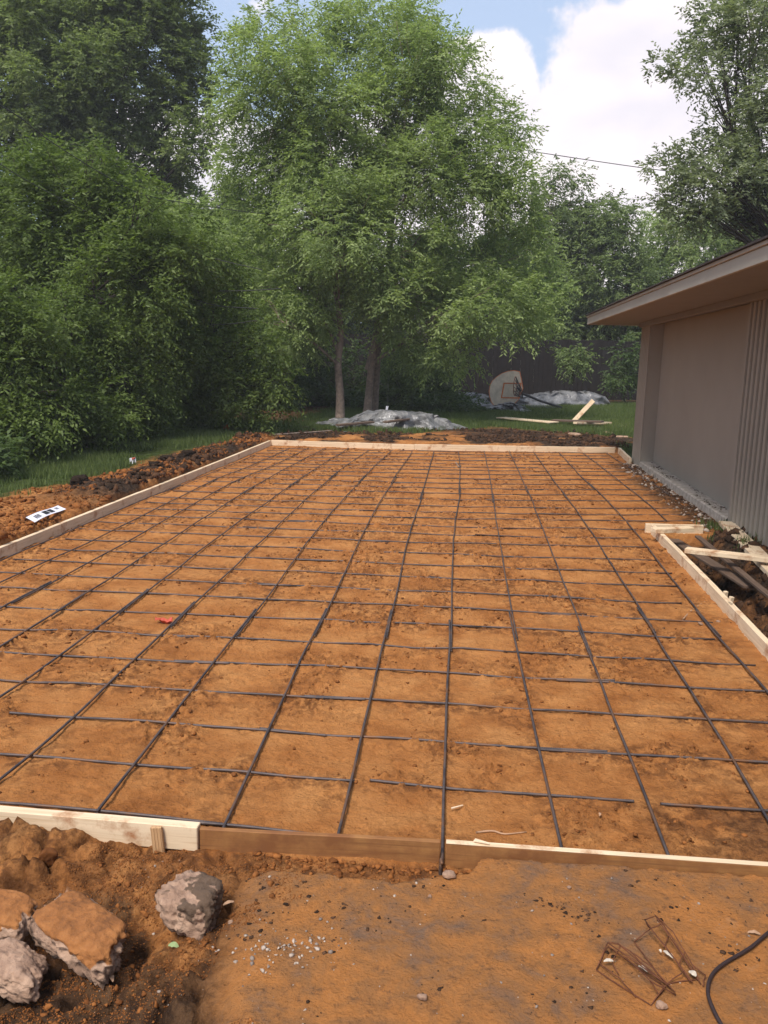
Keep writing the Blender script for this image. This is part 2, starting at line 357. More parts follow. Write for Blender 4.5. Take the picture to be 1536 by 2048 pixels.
# ------------------------------------------------------------------ layout lines (metres; pad surface z = 0)
LB0, LB1 = Vector((-3.402, 6.219, 0)), Vector((-2.905, 13.69, 0))
def xL(y): return -3.402+(y-6.219)*(0.497/7.471)
FBY = 13.72
def yF(x): return np.interp(x, [-3, -0.63, 2.6], [13.735, 13.75, 14.24])
def xRb(y): return 1.79+(y-4.821)*(0.045/3.292)          # right form board, inner face
SLAB = [(-0.606, 2.533), (-0.53, 2.49), (-0.431, 2.464), (-0.33, 2.475), (-0.272, 2.456), (-0.20, 2.462), (-0.131, 2.448), (-0.05, 2.475), (0.02, 2.50), (0.094, 2.526), (0.135, 2.60), (0.16, 2.622), (3.0, 2.622)]
def slab_edge(x):
    return np.interp(x, [p[0] for p in SLAB], [p[1] for p in SLAB])+0.012*(fbm(x*30, x*0, 5, 3)-0.5)*2
def slab_left(y):
    return np.interp(y, [1.6, 1.83, 2.05, 2.19, 2.354, 2.5], [-0.58, -0.589, -0.64, -0.671, -0.657, -0.606])

def height(x, y):
    """terrain height and soil weights (loam, turf, concrete, moist)"""
    x = np.asarray(x, float); y = np.asarray(y, float)
    xl = xL(y); big = fbm(x*0.9, y*0.9, 3, 3)-0.5; mid = fbm(x*5, y*5, 9, 4)-0.5; fine = fbm(x*22, y*22, 21, 4)-0.5; vf = fbm(x*60, y*60, 33, 3)-0.5
    clump = sst(0.50, 0.66, fbm(x*3.1, y*3.1, 44, 4, 0.6))
    z = 0.012*big+0.018*mid+0.012*fine*(0.35+clump)+0.006*vf*(0.3+clump) + 0.010*clump*np.abs(fine)*2
    # boot scuffs / crusty ledges
    rid = 1-np.abs(2*fbm(x*4.2+2*fine, y*4.2, 61, 3)-1); z = z+0.010*sst(0.86, 0.97, rid)*(0.5+clump)
    loam = 0*x; turf = 0*x; conc = 0*x
    moist = 0.25+0.75*clump
    bars = np.maximum(np.exp(-(((y-2.77)/0.3906-np.round((y-2.77)/0.3906))*0.3906/0.07)**2), 0.7*np.exp(-((x/0.405-np.round(x/0.405))*0.405/0.06)**2))
    moist = np.clip(moist*0.62+0.85*bars*sst(0.34, 0.60, fbm(x*2.3, y*4.3, 47, 4))+0.25*sst(0.5, 0.7, fbm(x*1.1, y*2.6, 49, 4)), 0, 1.2)
    z = z+0.006*bars*np.abs(fine)*2-0.008*sst(0.93, 0.99, 1-np.abs(2*fbm(x*7+mid, y*9, 63, 4)-1))
    # ---- left outside
    ol = sst(0.035, 0.06, xl-x)*sst(2.5, 2.7, y)
    d = xl-x
    fade = sst(15.2, 13.9, y)
    berm = 0.055+fade*0.07*np.exp(-((d-0.75-0.3*mid)/0.55)**2)*sst(11, 7.5, y)+fade*0.09*fbm(x*3, y*3, 71, 5, 0.6)*sst(2.2, 0.4, d)
    ridge = fade*0.07*np.exp(-((d-0.30)/0.22)**2)*sst(7.8, 8.6, y)*(0.4+1.2*fbm(x*4, y*4, 77, 4))
    zl = berm+ridge+0.05*fine
    tw = sst(-0.10, 0.16, (d-0.95+0.45*sst(7.6, 10.0, y))*0.6+0.55*(fbm(x*1.6, y*1.6, 81, 4)-0.5))*sst(6.9, 8.2, y+1.3*(fbm(x*2, y*2, 14, 3)-0.5)+0.35*d)
    lw = sst(0.46, 0.62, fbm(x*2.1, y*2.1, 91, 4)+0.35*np.exp(-((d-0.35)/0.3)**2))*sst(7.4, 8.6, y)*sst(2.3, 1.0, d)*fade
    z = z*(1-ol)+zl*ol; tw = np.maximum(tw, 1-fade); turf = np.maximum(turf, ol*tw); loam = np.maximum(loam, ol*lw*(1-0.5*tw)); moist = np.maximum(moist, ol*(0.55+0.4*clump))
    # deep under the bushes: leaf litter
    lit = sst(2.4, 3.4, d+0.8*mid)*ol; loam = np.maximum(loam, lit*0.9); turf = turf*(1-lit)
    # ---- back
    yb = y-yF(x)
    ob = sst(0.04, 0.07, yb)*(1-ol)
    zb = 0.06+0.07*fbm(x*2.6, y*2.6, 101, 5, 0.6)*sst(3.4, 1.0, yb)+0.03*big+0.03*fine*sst(4.0, 2.0, yb)
    turfb = sst(-0.12, 0.12, (yb-1.3-1.9*np.exp(-((x-0.9)/1.5)**2))*0.5+0.5*(fbm(x*1.5, y*1.5, 111, 4)-0.5))
    lb = sst(0.40, 0.55, fbm(x*1.7, y*2.2, 121, 4)+0.10*sst(-0.8, 0.8, x))
    z = z*(1-ob)+zb*ob; turf = np.maximum(turf, ob*turfb); loam = np.where(ob > 0.5, np.maximum(loam, ob*lb*(1-turfb)), loam)
    under = sst(19.2, 20.8, y+0.25*x+1.0*mid)*sst(0.4, -1.0, x)+sst(16.2, 17.5, y+0.4*mid)*sst(-2.6, -3.6, x)
    under = np.clip(under+sst(23.5, 24.6, y-0.25*x), 0, 1); loam = np.maximum(loam, under*0.95*ob); turf = turf*(1-under*0.9)
    rest = sst(15.2, 16.2, y)*(1-np.clip(turf+loam, 0, 1)); loam = loam+rest*0.9
    # ---- right trench and strip by the house
    xr = xRb(y); orr = sst(0.042, 0.06, x-xr)*sst(2.58, 2.66, y)*sst(8.14, 8.10, y)
    e = x-xr
    zr = -0.26*sst(0.05, 0.10, e)*sst(0.62, 0.38, e+0.2*mid)+0.045*sst(0.35, 0.75, e)+0.09*(fbm(x*5, y*5, 131, 4)-0.45)+0.05*fine
    z = z*(1-orr)+zr*orr; loam = np.maximum(loam*(1-orr), orr*(0.70+0.5*sst(0.5, 0.35, fbm(x*2.4, y*2.4, 141, 3)))); moist = np.maximum(moist, orr)
    loam = np.clip(loam, 0, 1)
    rs = sst(2.63, 2.66, x)*sst(2.7, 2.8, y)*sst(14.9, 14.5, y)*(1-orr); turf = np.maximum(turf, rs)
    # rubbly strip along the foundation
    st = sst(0.62, 0.1, 2.62-x)*sst(8.2, 8.4, y)*sst(13.2, 12.8, y)*sst(2.62, 2.60, x)
    z = z+st*0.05*(fbm(x*9, y*9, 151, 4)-0.2); loam = np.maximum(loam, st*sst(0.42, 0.62, fbm(x*6, y*6, 161, 4)+0.2*st)*0.85); moist = np.maximum(moist, st)
    # dark damp patch at the right of the pad's near end
    dp = np.exp(-((x-1.15)/0.35)**2-((y-3.0)/0.25)**2); moist = np.clip(moist+dp, 0, 1.3); loam = np.maximum(loam, 0.55*dp*sst(0.35, 0.6, fbm(x*9, y*9, 171, 4)))
    # ---- front: soiled slab right, dug soil left
    fr = sst(2.66, 2.63, y)
    se = slab_edge(x); sl = slab_left(y)
    slab = (y < se) & (x > -0.62)
    dist_l = sst(-0.02, 0.16, x-sl-0.10*mid)
    zs = 0.064+0.006*mid+0.004*fine+0.0015*vf
    zd = 0.012+0.085*(fbm(x*4.5, y*4.5, 181, 6, 0.66)-0.45)*sst(2.66, 2.45, y)+0.04*fine
    bank = (0.058*sst(-1.08, -1.42, x)+0.008)*sst(2.30, 2.62, y)*sst(-0.55, -0.8, x)-0.02*sst(2.45, 2.62, y)*sst(-1.1, -0.95, x)                    # soil thrown against the white board
    hole = -0.075*np.exp(-((x+0.93)/0.16)**2-((y-2.22)/0.11)**2)-0.05*np.exp(-((x+0.80)/0.2)**2-((y-1.86)/0.12)**2)-0.07*np.exp(-((x+1.2)/0.25)**2-((y-2.05)/0.2)**2)
    crack = -0.03*sst(0.90, 0.99, 1-np.abs(2*fbm(x*5, y*5, 191, 3)-1))
    bil = 1-np.abs(2*fbm(x*13, y*13, 221, 3)-1); zleft = zd+bank+hole*1.25+crack+0.022*(bil-0.6)+0.010*(vn(x*70, y*70, 223)-0.5)
    ztr = -0.015+0.03*(fbm(x*8, y*8, 201, 4)-0.5)+0.02*fine
    zf = np.where(slab, zleft*(1-dist_l)+zs*dist_l, np.where(x < -0.6, zleft, ztr))
    blend = sst(-0.68, -0.52, x)
    zf = np.where((~slab) & (y > 2.4) & (x < -0.5), zleft*(1-blend)+ztr*blend, zf)
    z = z*(1-fr)+zf*fr
    cw = np.where(slab, dist_l, 0)
    lowl = sst(2.16, 1.98, y+0.25*mid+0.28*(x+0.8))*(1-cw)
    lfx = np.maximum(lowl*0.9, sst(0.50, 0.62, fbm(x*5.5, y*5.5, 211, 5))*0.8*(1-cw)*sst(2.55, 2.3, y))
    lfx = np.maximum(lfx, (1-cw)*(0.12+0.25*sst(0.4, 0.6, fbm(x*9, y*9, 231, 4)))); loam = loam*(1-fr)+fr*np.clip(lfx, 0, 1); turf = turf*(1-fr); conc = fr*cw*0.96; moist = moist*(1-fr)+fr*(1.05-0.65*cw)
    # far terrain
    farr = sst(30, 60, np.hypot(x, y)); z = z+0.25*farr*(fbm(x*0.05, y*0.05, 7, 3)-0.3)
    return z, loam, turf, conc, moist
def hz(x, y): return float(height(np.array([x]), np.array([y]))[0][0])

def build_ground():
    ys = [1.0]
    while ys[-1] < 32: ys.append(ys[-1]+max(0.006, 0.0055*(ys[-1]/2)**1.35))
    near = [-60, -30, -15, -8, -4, -2, -1, 0, 0.5, 0.8]
    ys = np.array(near+ys+list(np.geomspace(33, 400, 26)))
    xs = [0.0]
    while xs[-1] < 1.4: xs.append(xs[-1]+0.0085)
    while xs[-1] < 4.2: xs.append(xs[-1]+0.016)
    while xs[-1] < 9: xs.append(xs[-1]+0.05)
    xs = xs+list(np.geomspace(9.2, 300, 40)); xs = np.array([-v for v in xs[:0:-1]]+xs)
    X, Y = np.meshgrid(xs, ys); z, lo, tu, co, mo = height(X.ravel(), Y.ravel())
    V = np.stack([X.ravel(), Y.ravel(), z], 1); nx, ny = len(xs), len(ys)
    i = np.arange(ny-1)[:, None]*nx+np.arange(nx-1)[None]; Fq = np.stack([i, i+1, i+nx+1, i+nx], -1).reshape(-1, 4)
    me = npmesh('ground', V, Fq, {'soil': np.stack([lo, tu, co, 0*lo+1], 1), 'moist': np.clip(mo, 0, 1)})
    me.shade_smooth() if hasattr(me, 'shade_smooth') else None
    tag(link('ground', me, M['ground']), 'orange sandy building pad with bare soil and lawn around it', None, None, 'structure')
build_ground()

# ---- crumbs and pebbles
ICO = None
def ico():
    global ICO
    if ICO is None:
        bm = bmesh.new(); bmesh.ops.create_icosphere(bm, subdivisions=1, radius=1)
        ICO = (np.array([v.co[:] for v in bm.verts]), np.array([[v.index for v in f.verts] for f in bm.faces])); bm.free()
    return ICO
def scatter(name, P, R, m, label, cat, flat=0.6, seed=1):
    r = np.random.default_rng(seed); V0, F0 = ico(); n = len(P)
    S = R[:, None, None]*(0.35+1.1*r.random((n, len(V0), 1)))
    a = r.random(n)*6.283; c, s = np.cos(a), np.sin(a); V = V0[None]*S*(0.7+0.6*r.random((n, 1, 3))); V[..., 2] *= flat
    V = np.stack([V[..., 0]*c[:, None]-V[..., 1]*s[:, None], V[..., 0]*s[:, None]+V[..., 1]*c[:, None], V[..., 2]], -1)+P[:, None]
    Fq = F0[None]+np.arange(n)[:, None, None]*len(V0)
    me = npmesh(name, V.reshape(-1, 3), Fq.reshape(-1, 3), None, {'tint': np.repeat(r.random(n), len(F0))})
    return tag(link(name, me, m), label, cat, None, 'stuff')

def crumbs():
    r = np.random.default_rng(5)
    # pad crumbs: more where the soil is clumpy
    n = 60000; y = 2.68+(r.random(n)**1.9)*11.0; x = xL(y)+r.random(n)*(2.55-xL(y)); cl = fbm(x*3.1, y*3.1, 44, 4, 0.6)
    keep = (r.random(n) < 0.06+0.9*sst(0.48, 0.66, cl)) & ~((x > xRb(y)) & (y < 8.2)); x, y = x[keep], y[keep]
    R = (0.002+0.011*r.random(len(x))**6)*(0.7+0.07*y)
    P = np.stack([x, y, height(x, y)[0]+R*0.2], 1)
    scatter('sand_crumbs', P, R, M['clod'], 'small crumbs of orange soil lying over the sandy pad', 'soil crumbs', 0.6, 2)
    # front-left loose orange soil
    n = 42000; x = -1.75+r.random(n)*1.35; y = 1.75+r.random(n)*0.88
    k = (fbm(x*5, y*5, 300, 3) > 0.42) & (x < -0.5+0.1*r.random(n)); x, y = x[k], y[k]; R = 0.0010+0.0026*r.random(len(x))**2+0.011*r.random(len(x))**110
    x2 = -0.62+r.random(900)*0.78; y2 = np.minimum(slab_edge(x2)+0.012+r.random(900)*0.2, 2.64); R2 = 0.002+0.013*r.random(900)**5
    x = np.r_[x, x2]; y = np.r_[y, y2]; R = np.r_[R, R2]
    scatter('loose_soil', np.stack([x, y, height(x, y)[0]+R*0.2], 1), R, M['clod'], 'loose orange soil crumbled in front of the near form boards', 'loose soil', 0.75, 3)
    # left berm and back strip
    n = 26000; y = 5.0+r.random(n)*9; x = xL(y)-0.06-r.random(n)**1.3*1.7; cl = fbm(x*3, y*3, 310, 3); k = (cl > 0.46) & (height(x, y)[2] < 0.35); x, y = x[k], y[k]
    R = 0.003+0.008*r.random(len(x))**2+0.03*r.random(len(x))**14
    scatter('berm_soil', np.stack([x, y, height(x, y)[0]+R*0.2], 1), R, M['clod'], 'lumps of orange soil thrown up outside the left form board', 'soil lumps', 0.8, 4)
    xs, ys, Rs = [], [], []
    n = 1000; y = 8.2+r.random(n)*5.4; x = xL(y)-0.08-r.random(n)**1.6*0.5; xs.append(x); ys.append(y); Rs.append(0.008+0.050*r.random(n)**6)
    n = 7000; x = -3+r.random(n)*5.8; y = yF(x)+0.12+r.random(n)*2.6; k = fbm(x*1.7, y*2.2, 121, 4)+0.08*sst(-0.8, 0.8, x) > 0.50; xs.append(x[k]); ys.append(y[k]); Rs.append(0.008+0.042*r.random(k.sum())**6)
    x, y, R = map(np.concatenate, (xs, ys, Rs)); k = fbm(x*2.1, y*2.1, 95, 3) > 0.40; x, y, R = x[k], y[k], R[k]
    scatter('dark_clods', np.stack([x, y, height(x, y)[0]+R*0.25], 1), R, M['darkclod'], 'dark lumps of topsoil heaped behind the far and left form boards', 'soil clods', 0.8, 5)
    n = 5200; y = 2.7+r.random(n)*5.4; x = xRb(y)+0.06+r.random(n)*0.85; R = 0.004+0.045*r.random(n)**7
    scatter('trench_soil', np.stack([x, y, height(x, y)[0]+R*0.2], 1), R, M['darkclod'], 'dark crumbled loam in the trench beside the right form board', 'soil clods', 0.8, 6)
    # rubble strip by the foundation
    n = 520; y = 8.3+r.random(n)*4.6; x = 2.60-r.random(n)**1.7*0.28; R = 0.004+0.024*r.random(n)**4
    scatter('foundation_rubble', np.stack([x, y, height(x, y)[0]+R*0.25], 1), R, M['pebble'], 'pale crumbs of broken concrete along the house foundation', 'rubble', 0.6, 7)
    n = 420; y = 8.7+r.random(n)*3.8; x = 2.65+r.random(n)*0.13; k = fbm(x*9, y*3, 350, 3) > 0.52; x, y = x[k], y[k]; R = 0.003+0.010*r.random(len(x))**2
    scatter('leaf_litter', np.stack([x, y, 0*x+0.098], 1), R, M['darkclod'], 'dark crumbs of leaf litter lying on the concrete ledge of the house', 'leaf litter', 0.35, 12)
    # gravel on the soiled slab
    n = 260; x = -1.0+r.random(n)*2.3; y = 1.75+r.random(n)*0.9; R = 0.0015+0.0045*r.random(n)**3
    x = np.r_[x, -0.42+0.09*r.standard_normal(90)]; y = np.r_[y, 2.11+0.05*r.standard_normal(90)]; R = np.r_[R, 0.002+0.006*r.random(90)**2]
    k = y < 2.6; x, y, R = x[k], y[k], R[k]
    scatter('gravel', np.stack([x, y, height(x, y)[0]+R*0.3], 1), R, M['pebble'], 'pale grit and pebbles strewn over the dusty slab in front', 'gravel', 0.7, 8)
    n = 1500; x = -0.6+r.random(n)*1.9; y = 1.75+r.random(n)*0.85; k = (fbm(x*6, y*6, 330, 4) > 0.56) & (y < slab_edge(x)); x, y = x[k], y[k]; R = 0.0015+0.007*r.random(len(x))**3
    xs = np.r_[x, 0.395+0.055*r.standard_normal(45)]; ys = np.r_[y, 2.375-0.35*(xs[-45:]-0.395)+0.018*r.standard_normal(45)]; R = np.r_[R, 0.002+0.006*r.random(45)**2]
    scatter('slab_dirt', np.stack([xs, ys, height(xs, ys)[0]+R*0.15], 1), R, M['darkclod'], 'dark crumbs of dried mud stuck on the dusty slab in front', 'mud crumbs', 0.35, 9)
crumbs()

# ------------------------------------------------------------------ form boards
def board(name, a, b, w, t, m, label, cat='form board', group=None, z0=0.0, z1=None, side=1, bow=0.0):
    """plank from a to b: face height w, thickness t to the left (side=1) of a->b; local X runs along it"""
    a = Vector(a); b = Vector(b); d = b-a; Ln = d.length; ang = math.atan2(d.y, d.x); slope = math.asin(d.z/Ln)
    bm = bmesh.new(); n = max(2, int(Ln/0.25)); rr = random.Random(hash(label) % 1000 if False else len(label)*7)
    rings = []
    for i in range(n+1):
        s = Ln*i/n; o = bow*math.sin(math.pi*i/n)+rr.uniform(-1, 1)*0.0015; zz = rr.uniform(-1, 1)*0.001
        rings.append([bm.verts.new((s, o, zz)), bm.verts.new((s, o+t*side, zz)), bm.verts.new((s, o+t*side, w+zz)), bm.verts.new((s, o, w+zz))])
    for i in range(n):
        for q in range(4): bm.faces.new((rings[i][q], rings[i][(q+1) % 4], rings[i+1][(q+1) % 4], rings[i+1][q]))
    bm.faces.new(rings[0]); bm.faces.new(rings[-1][::-1])
    bmesh.ops.recalc_face_normals(bm, faces=bm.faces)
    ed = [e for e in bm.edges if e.calc_face_angle(0) > 0.8]
    bmesh.ops.bevel(bm, geom=ed, offset=0.0025, segments=1, affect='EDGES')
    o = link(name, bm_mesh(bm, name), m); o.location = a; o.rotation_euler = (0, -slope, ang)
    return tag(o, label, cat, group)
G = 'form boards around the pad'
def onL(y): return Vector((xL(y)-0.0, y, -0.008))
ysplit = at(380, 1003, 0).y
board('form_board', onL(4.55), onL(ysplit-0.003), 0.092, 0.038, M['pine_x'], 'near pale form board along the left side of the sandy pad', group=G, side=1, bow=0.006)
board('form_board', onL(ysplit), Vector((xL(FBY)-0.0, FBY, -0.008)), 0.090, 0.038, M['pine_x'], 'far pale form board on the left side, meeting the back corner', group=G, side=1, bow=-0.01)
board('form_board', onL(2.75), onL(4.547), 0.090, 0.038, M['pine_x'], 'pale form board on the left side nearest the camera, leaving the frame', group=G, side=1)
fm = at(828, 902, 0)
board('form_board', (-2.90, 13.725, 0.0), (fm.x, 13.74, 0.0), 0.086, 0.038, M['pine_x'], 'left pale form board across the far end of the pad', group=G, side=1)
fb = board('form_board', (fm.x+0.004, 13.735, 0.0), (2.56, 14.22, 0.0), 0.092, 0.038, M['pine_x'], 'right pale form board across the far end of the pad', group=G, side=1)
board('form_board', (2.60, 14.21, 0.0), (2.535, 12.95, 0.0), 0.092, 0.038, M['pine_x'], 'short pale form board from the far right corner to the house', group=G, side=1)
# right: along the trench
a0, a1 = Vector((xRb(2.66), 2.66, -0.01)), Vector((1.79, 4.821, -0.01)); a2 = Vector((1.835, 8.10, -0.005))
rb = board('form_board', a2, a1-(a1-a0).normalized()*0.0, 0.092, 0.038, M['pine_x'], 'long pale form board between the sandy pad and the dark trench', group=G, side=1, bow=0.008)
board('form_board', a1-Vector((0, 0.004, 0)), a0, 0.092, 0.038, M['pine_x'], 'near pale form board of the trench side, mostly beyond the right edge', group=G, side=1)
# stamped marks on the long board (short inked strokes)
def strokes(parent, pts, h=0.014, w=0.0022, m=None):
    bm = bmesh.new()
    for (x, z, dx, dz) in pts:
        L_ = math.hypot(dx, dz); nx, nz = -dz/L_*w/2, dx/L_*w/2
        f = [(x+nx, -0.0012, z+nz), (x-nx, -0.0012, z-nz), (x+dx-nx, -0.0012, z+dz-nz), (x+dx+nx, -0.0012, z+dz+nz)]
        bm.faces.new([bm.verts.new(p) for p in f])
    o = link('ink_stamp', bm_mesh(bm, 'ink_stamp'), m or M['ink'], parent); return o
def char_strokes(txt, x, z, h, flip=1):
    G_ = {'H': [(0, 0, 0, 1), (.6, 0, 0, 1), (0, .5, .6, 0)], 'T': [(.3, 0, 0, 1), (0, 1, .6, 0)], '1': [(.3, 0, 0, 1)], '4': [(.45, 0, 0, 1), (0, .4, .6, 0), (0, .4, .4, .6)], '7': [(0, 1, .6, 0), (.2, 0, .4, 1)], ' ': []}
    out = []
    for i, c in enumerate(txt):
        for (a, b, dx, dz) in G_[c]: out.append((x+flip*(i*0.9*h+a*h*0.9), z+b*h, flip*dx*h*0.9, dz*h))
    return out
def top_marks(ob, s0, w, txt):
    """small stamp on the top face of a board"""
    bm = bmesh.new()
    for (x, z, dx, dz) in char_strokes(txt, s0, 0.010, 0.018, 1):
        L_ = math.hypot(dx, dz)+1e-9; nx, nz = -dz/L_*0.0017, dx/L_*0.0017
        bm.faces.new([bm.verts.new(p) for p in ((x+nx, z+nz, w+0.0035), (x-nx, z-nz, w+0.0035), (x+dx-nx, z+dz-nz, w+0.0035), (x+dx+nx, z+dz+nz, w+0.0035))])
    return link('ink_stamp', bm_mesh(bm, 'ink_stamp'), M['ink'], ob)
top_marks(rb, 2.42, 0.092, '1H74')
# cross piece at the trench's far end and loose lumber
board('form_board', (1.80, 8.155, -0.005), (2.33, 8.19, -0.005), 0.088, 0.038, M['pine_x'], 'short pale board closing the far end of the trench', group=G, side=1)
def flat_board(name, p, q, w, t, m, label, cat, zc0, zc1, group=None):
    """board lying on its wide face"""
    p = Vector(p); q = Vector(q); p.z = zc0; q.z = zc1; d = q-p; Ln = d.length
    bm = bmesh.new(); add_box(bm, (0, -w/2, 0), (Ln, w/2, t)); bmesh.ops.bevel(bm, geom=list(bm.edges), offset=0.0025, segments=1, affect='EDGES')
    o = link(name, bm_mesh(bm, name), m); o.location = p; o.rotation_euler = (0, -math.asin(d.z/Ln), math.atan2(d.y, d.x)); return tag(o, label, cat, group)
GL = 'loose lumber by the trench'
flat_board('lumber_offcut', at(1306, 1063, 0.10), at(1383, 1060, 0.10), 0.089, 0.038, M['pine_x'], 'short pale offcut lying on the corner of the trench form board', 'lumber', 0.090, 0.090, GL)
flat_board('lumber', at(1452, 1048, 0.06), at(1558, 1160, 0.03), 0.14, 0.038, M['pine_x'], 'pale wide board lying diagonally against the ribbed house wall', 'lumber', 0.050, 0.035, GL)
flat_board('lumber', at(1372, 1096, 0.12), at(1640, 1128, 0.14), 0.089, 0.038, M['pine_x'], 'pale stick of lumber bridging the trench over the diagonal board', 'lumber', 0.085, 0.112, GL)
# old boards down in the trench
flat_board('old_plank', at(1345, 1085, -0.08), at(1500, 1185, -0.08), 0.10, 0.02, M['old_x'], 'rotten brown plank lying along the trench under the pale lumber', 'plank', -0.06, -0.05)
flat_board('old_plank', at(1395, 1075, -0.0), at(1560, 1215, 0.0), 0.05, 0.02, M['old_x'], 'narrow weathered plank edge on the house side of the trench', 'plank', 0.0, 0.01)
# front
board('form_board', (-0.812, 2.640, -0.003), (-1.75, 2.668, -0.003), 0.089, 0.038, M['pine_x'], 'thick whitish form board at the lower left with a stake before it', group=G, side=-1)
board('form_board', (-0.808, 2.652, -0.015), (0.006, 2.668, -0.012), 0.090, 0.019, M['brown_x'], 'thin brown soil-stained board in the middle of the near edge', group=G, side=1)
fr_ = board('form_board', (0.024, 2.648, -0.005), (1.80, 2.640, -0.005), 0.090, 0.022, M['brown_x'], 'near form board on the right with a clean pale top edge', group=G, side=1)
bm = bmesh.new(); add_box(bm, (0.0, 0.0, 0.0895), (1.775, 0.0225, 0.0925)); bmesh.ops.bevel(bm, geom=list(bm.edges), offset=0.0008, segments=1, affect='EDGES')
c = link('top_edge', bm_mesh(bm, 'top_edge'), M['pine_x'], fr_); c['label'] = 'clean pale top edge'
# stake
bm = bmesh.new(); add_box(bm, (-0.019, -0.014, -0.10), (0.019, 0.0, 0.082)); bmesh.ops.bevel(bm, geom=list(bm.edges), offset=0.0015, segments=1, affect='EDGES')
for k in range(3): add_box(bm, (-0.0125+k*0.0105, -0.0158, -0.10), (-0.0070+k*0.0105, -0.0142, 0.081))
o = link('wooden_stake', bm_mesh(bm, 'wooden_stake'), M['ply_z']); o.location = at(316, 1700, 0.005); o.location.y = 2.6375; o.location.z = 0.004
o.rotation_euler = (0, math.radians(-5), 0); tag(o, 'short plywood stake driven against the whitish board', 'stake')

# ------------------------------------------------------------------ rebar mat
COLS = {
 -9: [(0,1123),(156,1054),(273,1003),(351,974),(430,941),(508,910)],
 -8: [(-150,1238),(0,1162),(130,1100),(450,953),(489,936),(528,918),(578,896)],
 -7: [(-190,1325),(0,1216),(75,1178),(213,1100),(450,972),(502,948),(554,927),(617,896)],
 -6: [(-250,1445),(0,1295),(53,1261),(118,1218),(173,1183),(300,1100),(450,1008),(502,975),(528,961),(565,939),(606,918),(652,896)],
 -5: [(-330,1620),(0,1396),(45,1363),(117,1312),(185,1266),(237,1223),(287,1187),(397,1100),(450,1061),(507,1021),(562,982),(601,956),(651,922),(697,898)],
 -4: [(-70,1612),(63,1514),(142,1437),(212,1372),(268,1321),(323,1271),(363,1229),(400,1190),(500,1103),(539,1062),(580,1025),(622,984),(682,935),(738,900)],
 -3: [(193,1624),(269,1527),(330,1447),(387,1379),(423,1328),(462,1278),(500,1233),(532,1197),(582,1120),(630,1060),(667,1015),(700,979),(747,933),(782,902)],
 -2: [(446,1656),(497,1545),(535,1461),(569,1392),(595,1332),(619,1284),(640,1242),(659,1206),(697,1120),(723,1067),(749,1015),(769,983),(802,935),(825,903)],
 -1: [(676,1675),(701,1562),(723,1474),(740,1401),(754,1340),(765,1292),(775,1246),(787,1210),(802,1114),(815,1070),(825,1036),(841,997),(852,958),(868,902)],
 0: [(884,1700),(886,1578),(890,1487),(894,1410),(897,1346),(899,1298),(899,1249),(900,1215),(901,1120),(902,1088),(909,1036),(912,1015),(917,989),(923,941),(917,902)],
 1: [(1122,1700),(1100,1595),(1079,1499),(1061,1419),(1048,1356),(1036,1303),(1026,1257),(1019,1222),(1001,1120),(988,1026),(984,992),(980,945),(968,902)],
 2: [(1341,1716),(1297,1608),(1259,1511),(1226,1431),(1202,1363),(1180,1312),(1160,1265),(1149,1231),(1108,1120),(1092,1083),(1075,1036),(1058,995),(1041,945),(1018,902)],
 3: [(1600,1745),(1527,1623),(1471,1522),(1419,1441),(1377,1375),(1342,1321),(1312,1274),(1291,1238),(1213,1120),(1196,1088),(1162,1036),(1129,989),(1097,948),(1067,903)],
 4: [(1700,1575),(1534,1383),(1489,1330),(1442,1281),(1411,1243),(1382,1210),(1336,1153),(1296,1100),(1251,1041),(1215,1002),(1176,966),(1160,950),(1118,905)],
 5: [(1333,1042),(1308,1014),(1275,990),(1250,970),(1215,942),(1166,906)],
 6: [(1340,991),(1263,938),(1233,920),(1212,905)],
}
R_BAR = 0.0054
col_world = {}
def bar_mesh(P, ribs, name, r=R_BAR):
    """deformed bar: smooth tube, with raised ribs where it is close enough to show them"""
    P = np.asarray(P, float); L_ = np.linalg.norm(np.diff(P, axis=0), axis=1).sum()
    if ribs:
        n = int(L_/0.0048)+2; Q = spline(P, n); rad = np.where(np.arange(n) % 2 == 0, r*1.20, r*0.88)
    else:
        n = max(8, int(L_/0.12)); Q = spline(P, n); rad = np.full(n, r)
    V, Fq = tube_np(Q, rad, 8)
    return npmesh(name, V, Fq)
def smooth_world(pts, z=0.02):
    W = np.array([at(px, py, z)[:] for px, py in pts]); o = np.argsort(W[:, 1]); W = W[o]
    # relax measuring noise a little
    X = W[:, 0].copy(); X[1:-1] = 0.25*W[:-2, 0]+0.5*W[1:-1, 0]+0.25*W[2:, 0]; W[:, 0] = X; return W
def col_x(c, y):
    W = col_world[c]; return float(np.interp(y, W[:, 1], W[:, 0]))
def tie(parent, x, y, z, seed):
    rr = random.Random(seed); a = rr.uniform(0, 3.14); A = Acc()
    dx, dy = math.cos(a), math.sin(a)
    A.tube([(x-dx*0.011, y-dy*0.011, z-0.012), (x-dx*0.009, y-dy*0.009, z+0.004), (x, y, z+0.0105), (x+dx*0.009, y+dy*0.009, z+0.004), (x+dx*0.011, y+dy*0.011, z-0.012)], 0.0009, 5)
    A.tube([(x, y, z+0.010), (x+0.003, y+0.002, z+0.018), (x+rr.uniform(-.012, .012), y+rr.uniform(-.008, .008), z+0.026)], 0.0011, 5)
    link('tie_wire', A.mesh('tie_wire'), M['tiewire'], parent)
GB, GR = 'long rebar running away from the camera', 'crosswise rebar laid across the pad'
for c in COLS: col_world[c] = smooth_world(COLS[c])
cols_sorted = sorted(COLS)
SEG = {1: 'near length', 2: 'middle length', 3: 'far length'}
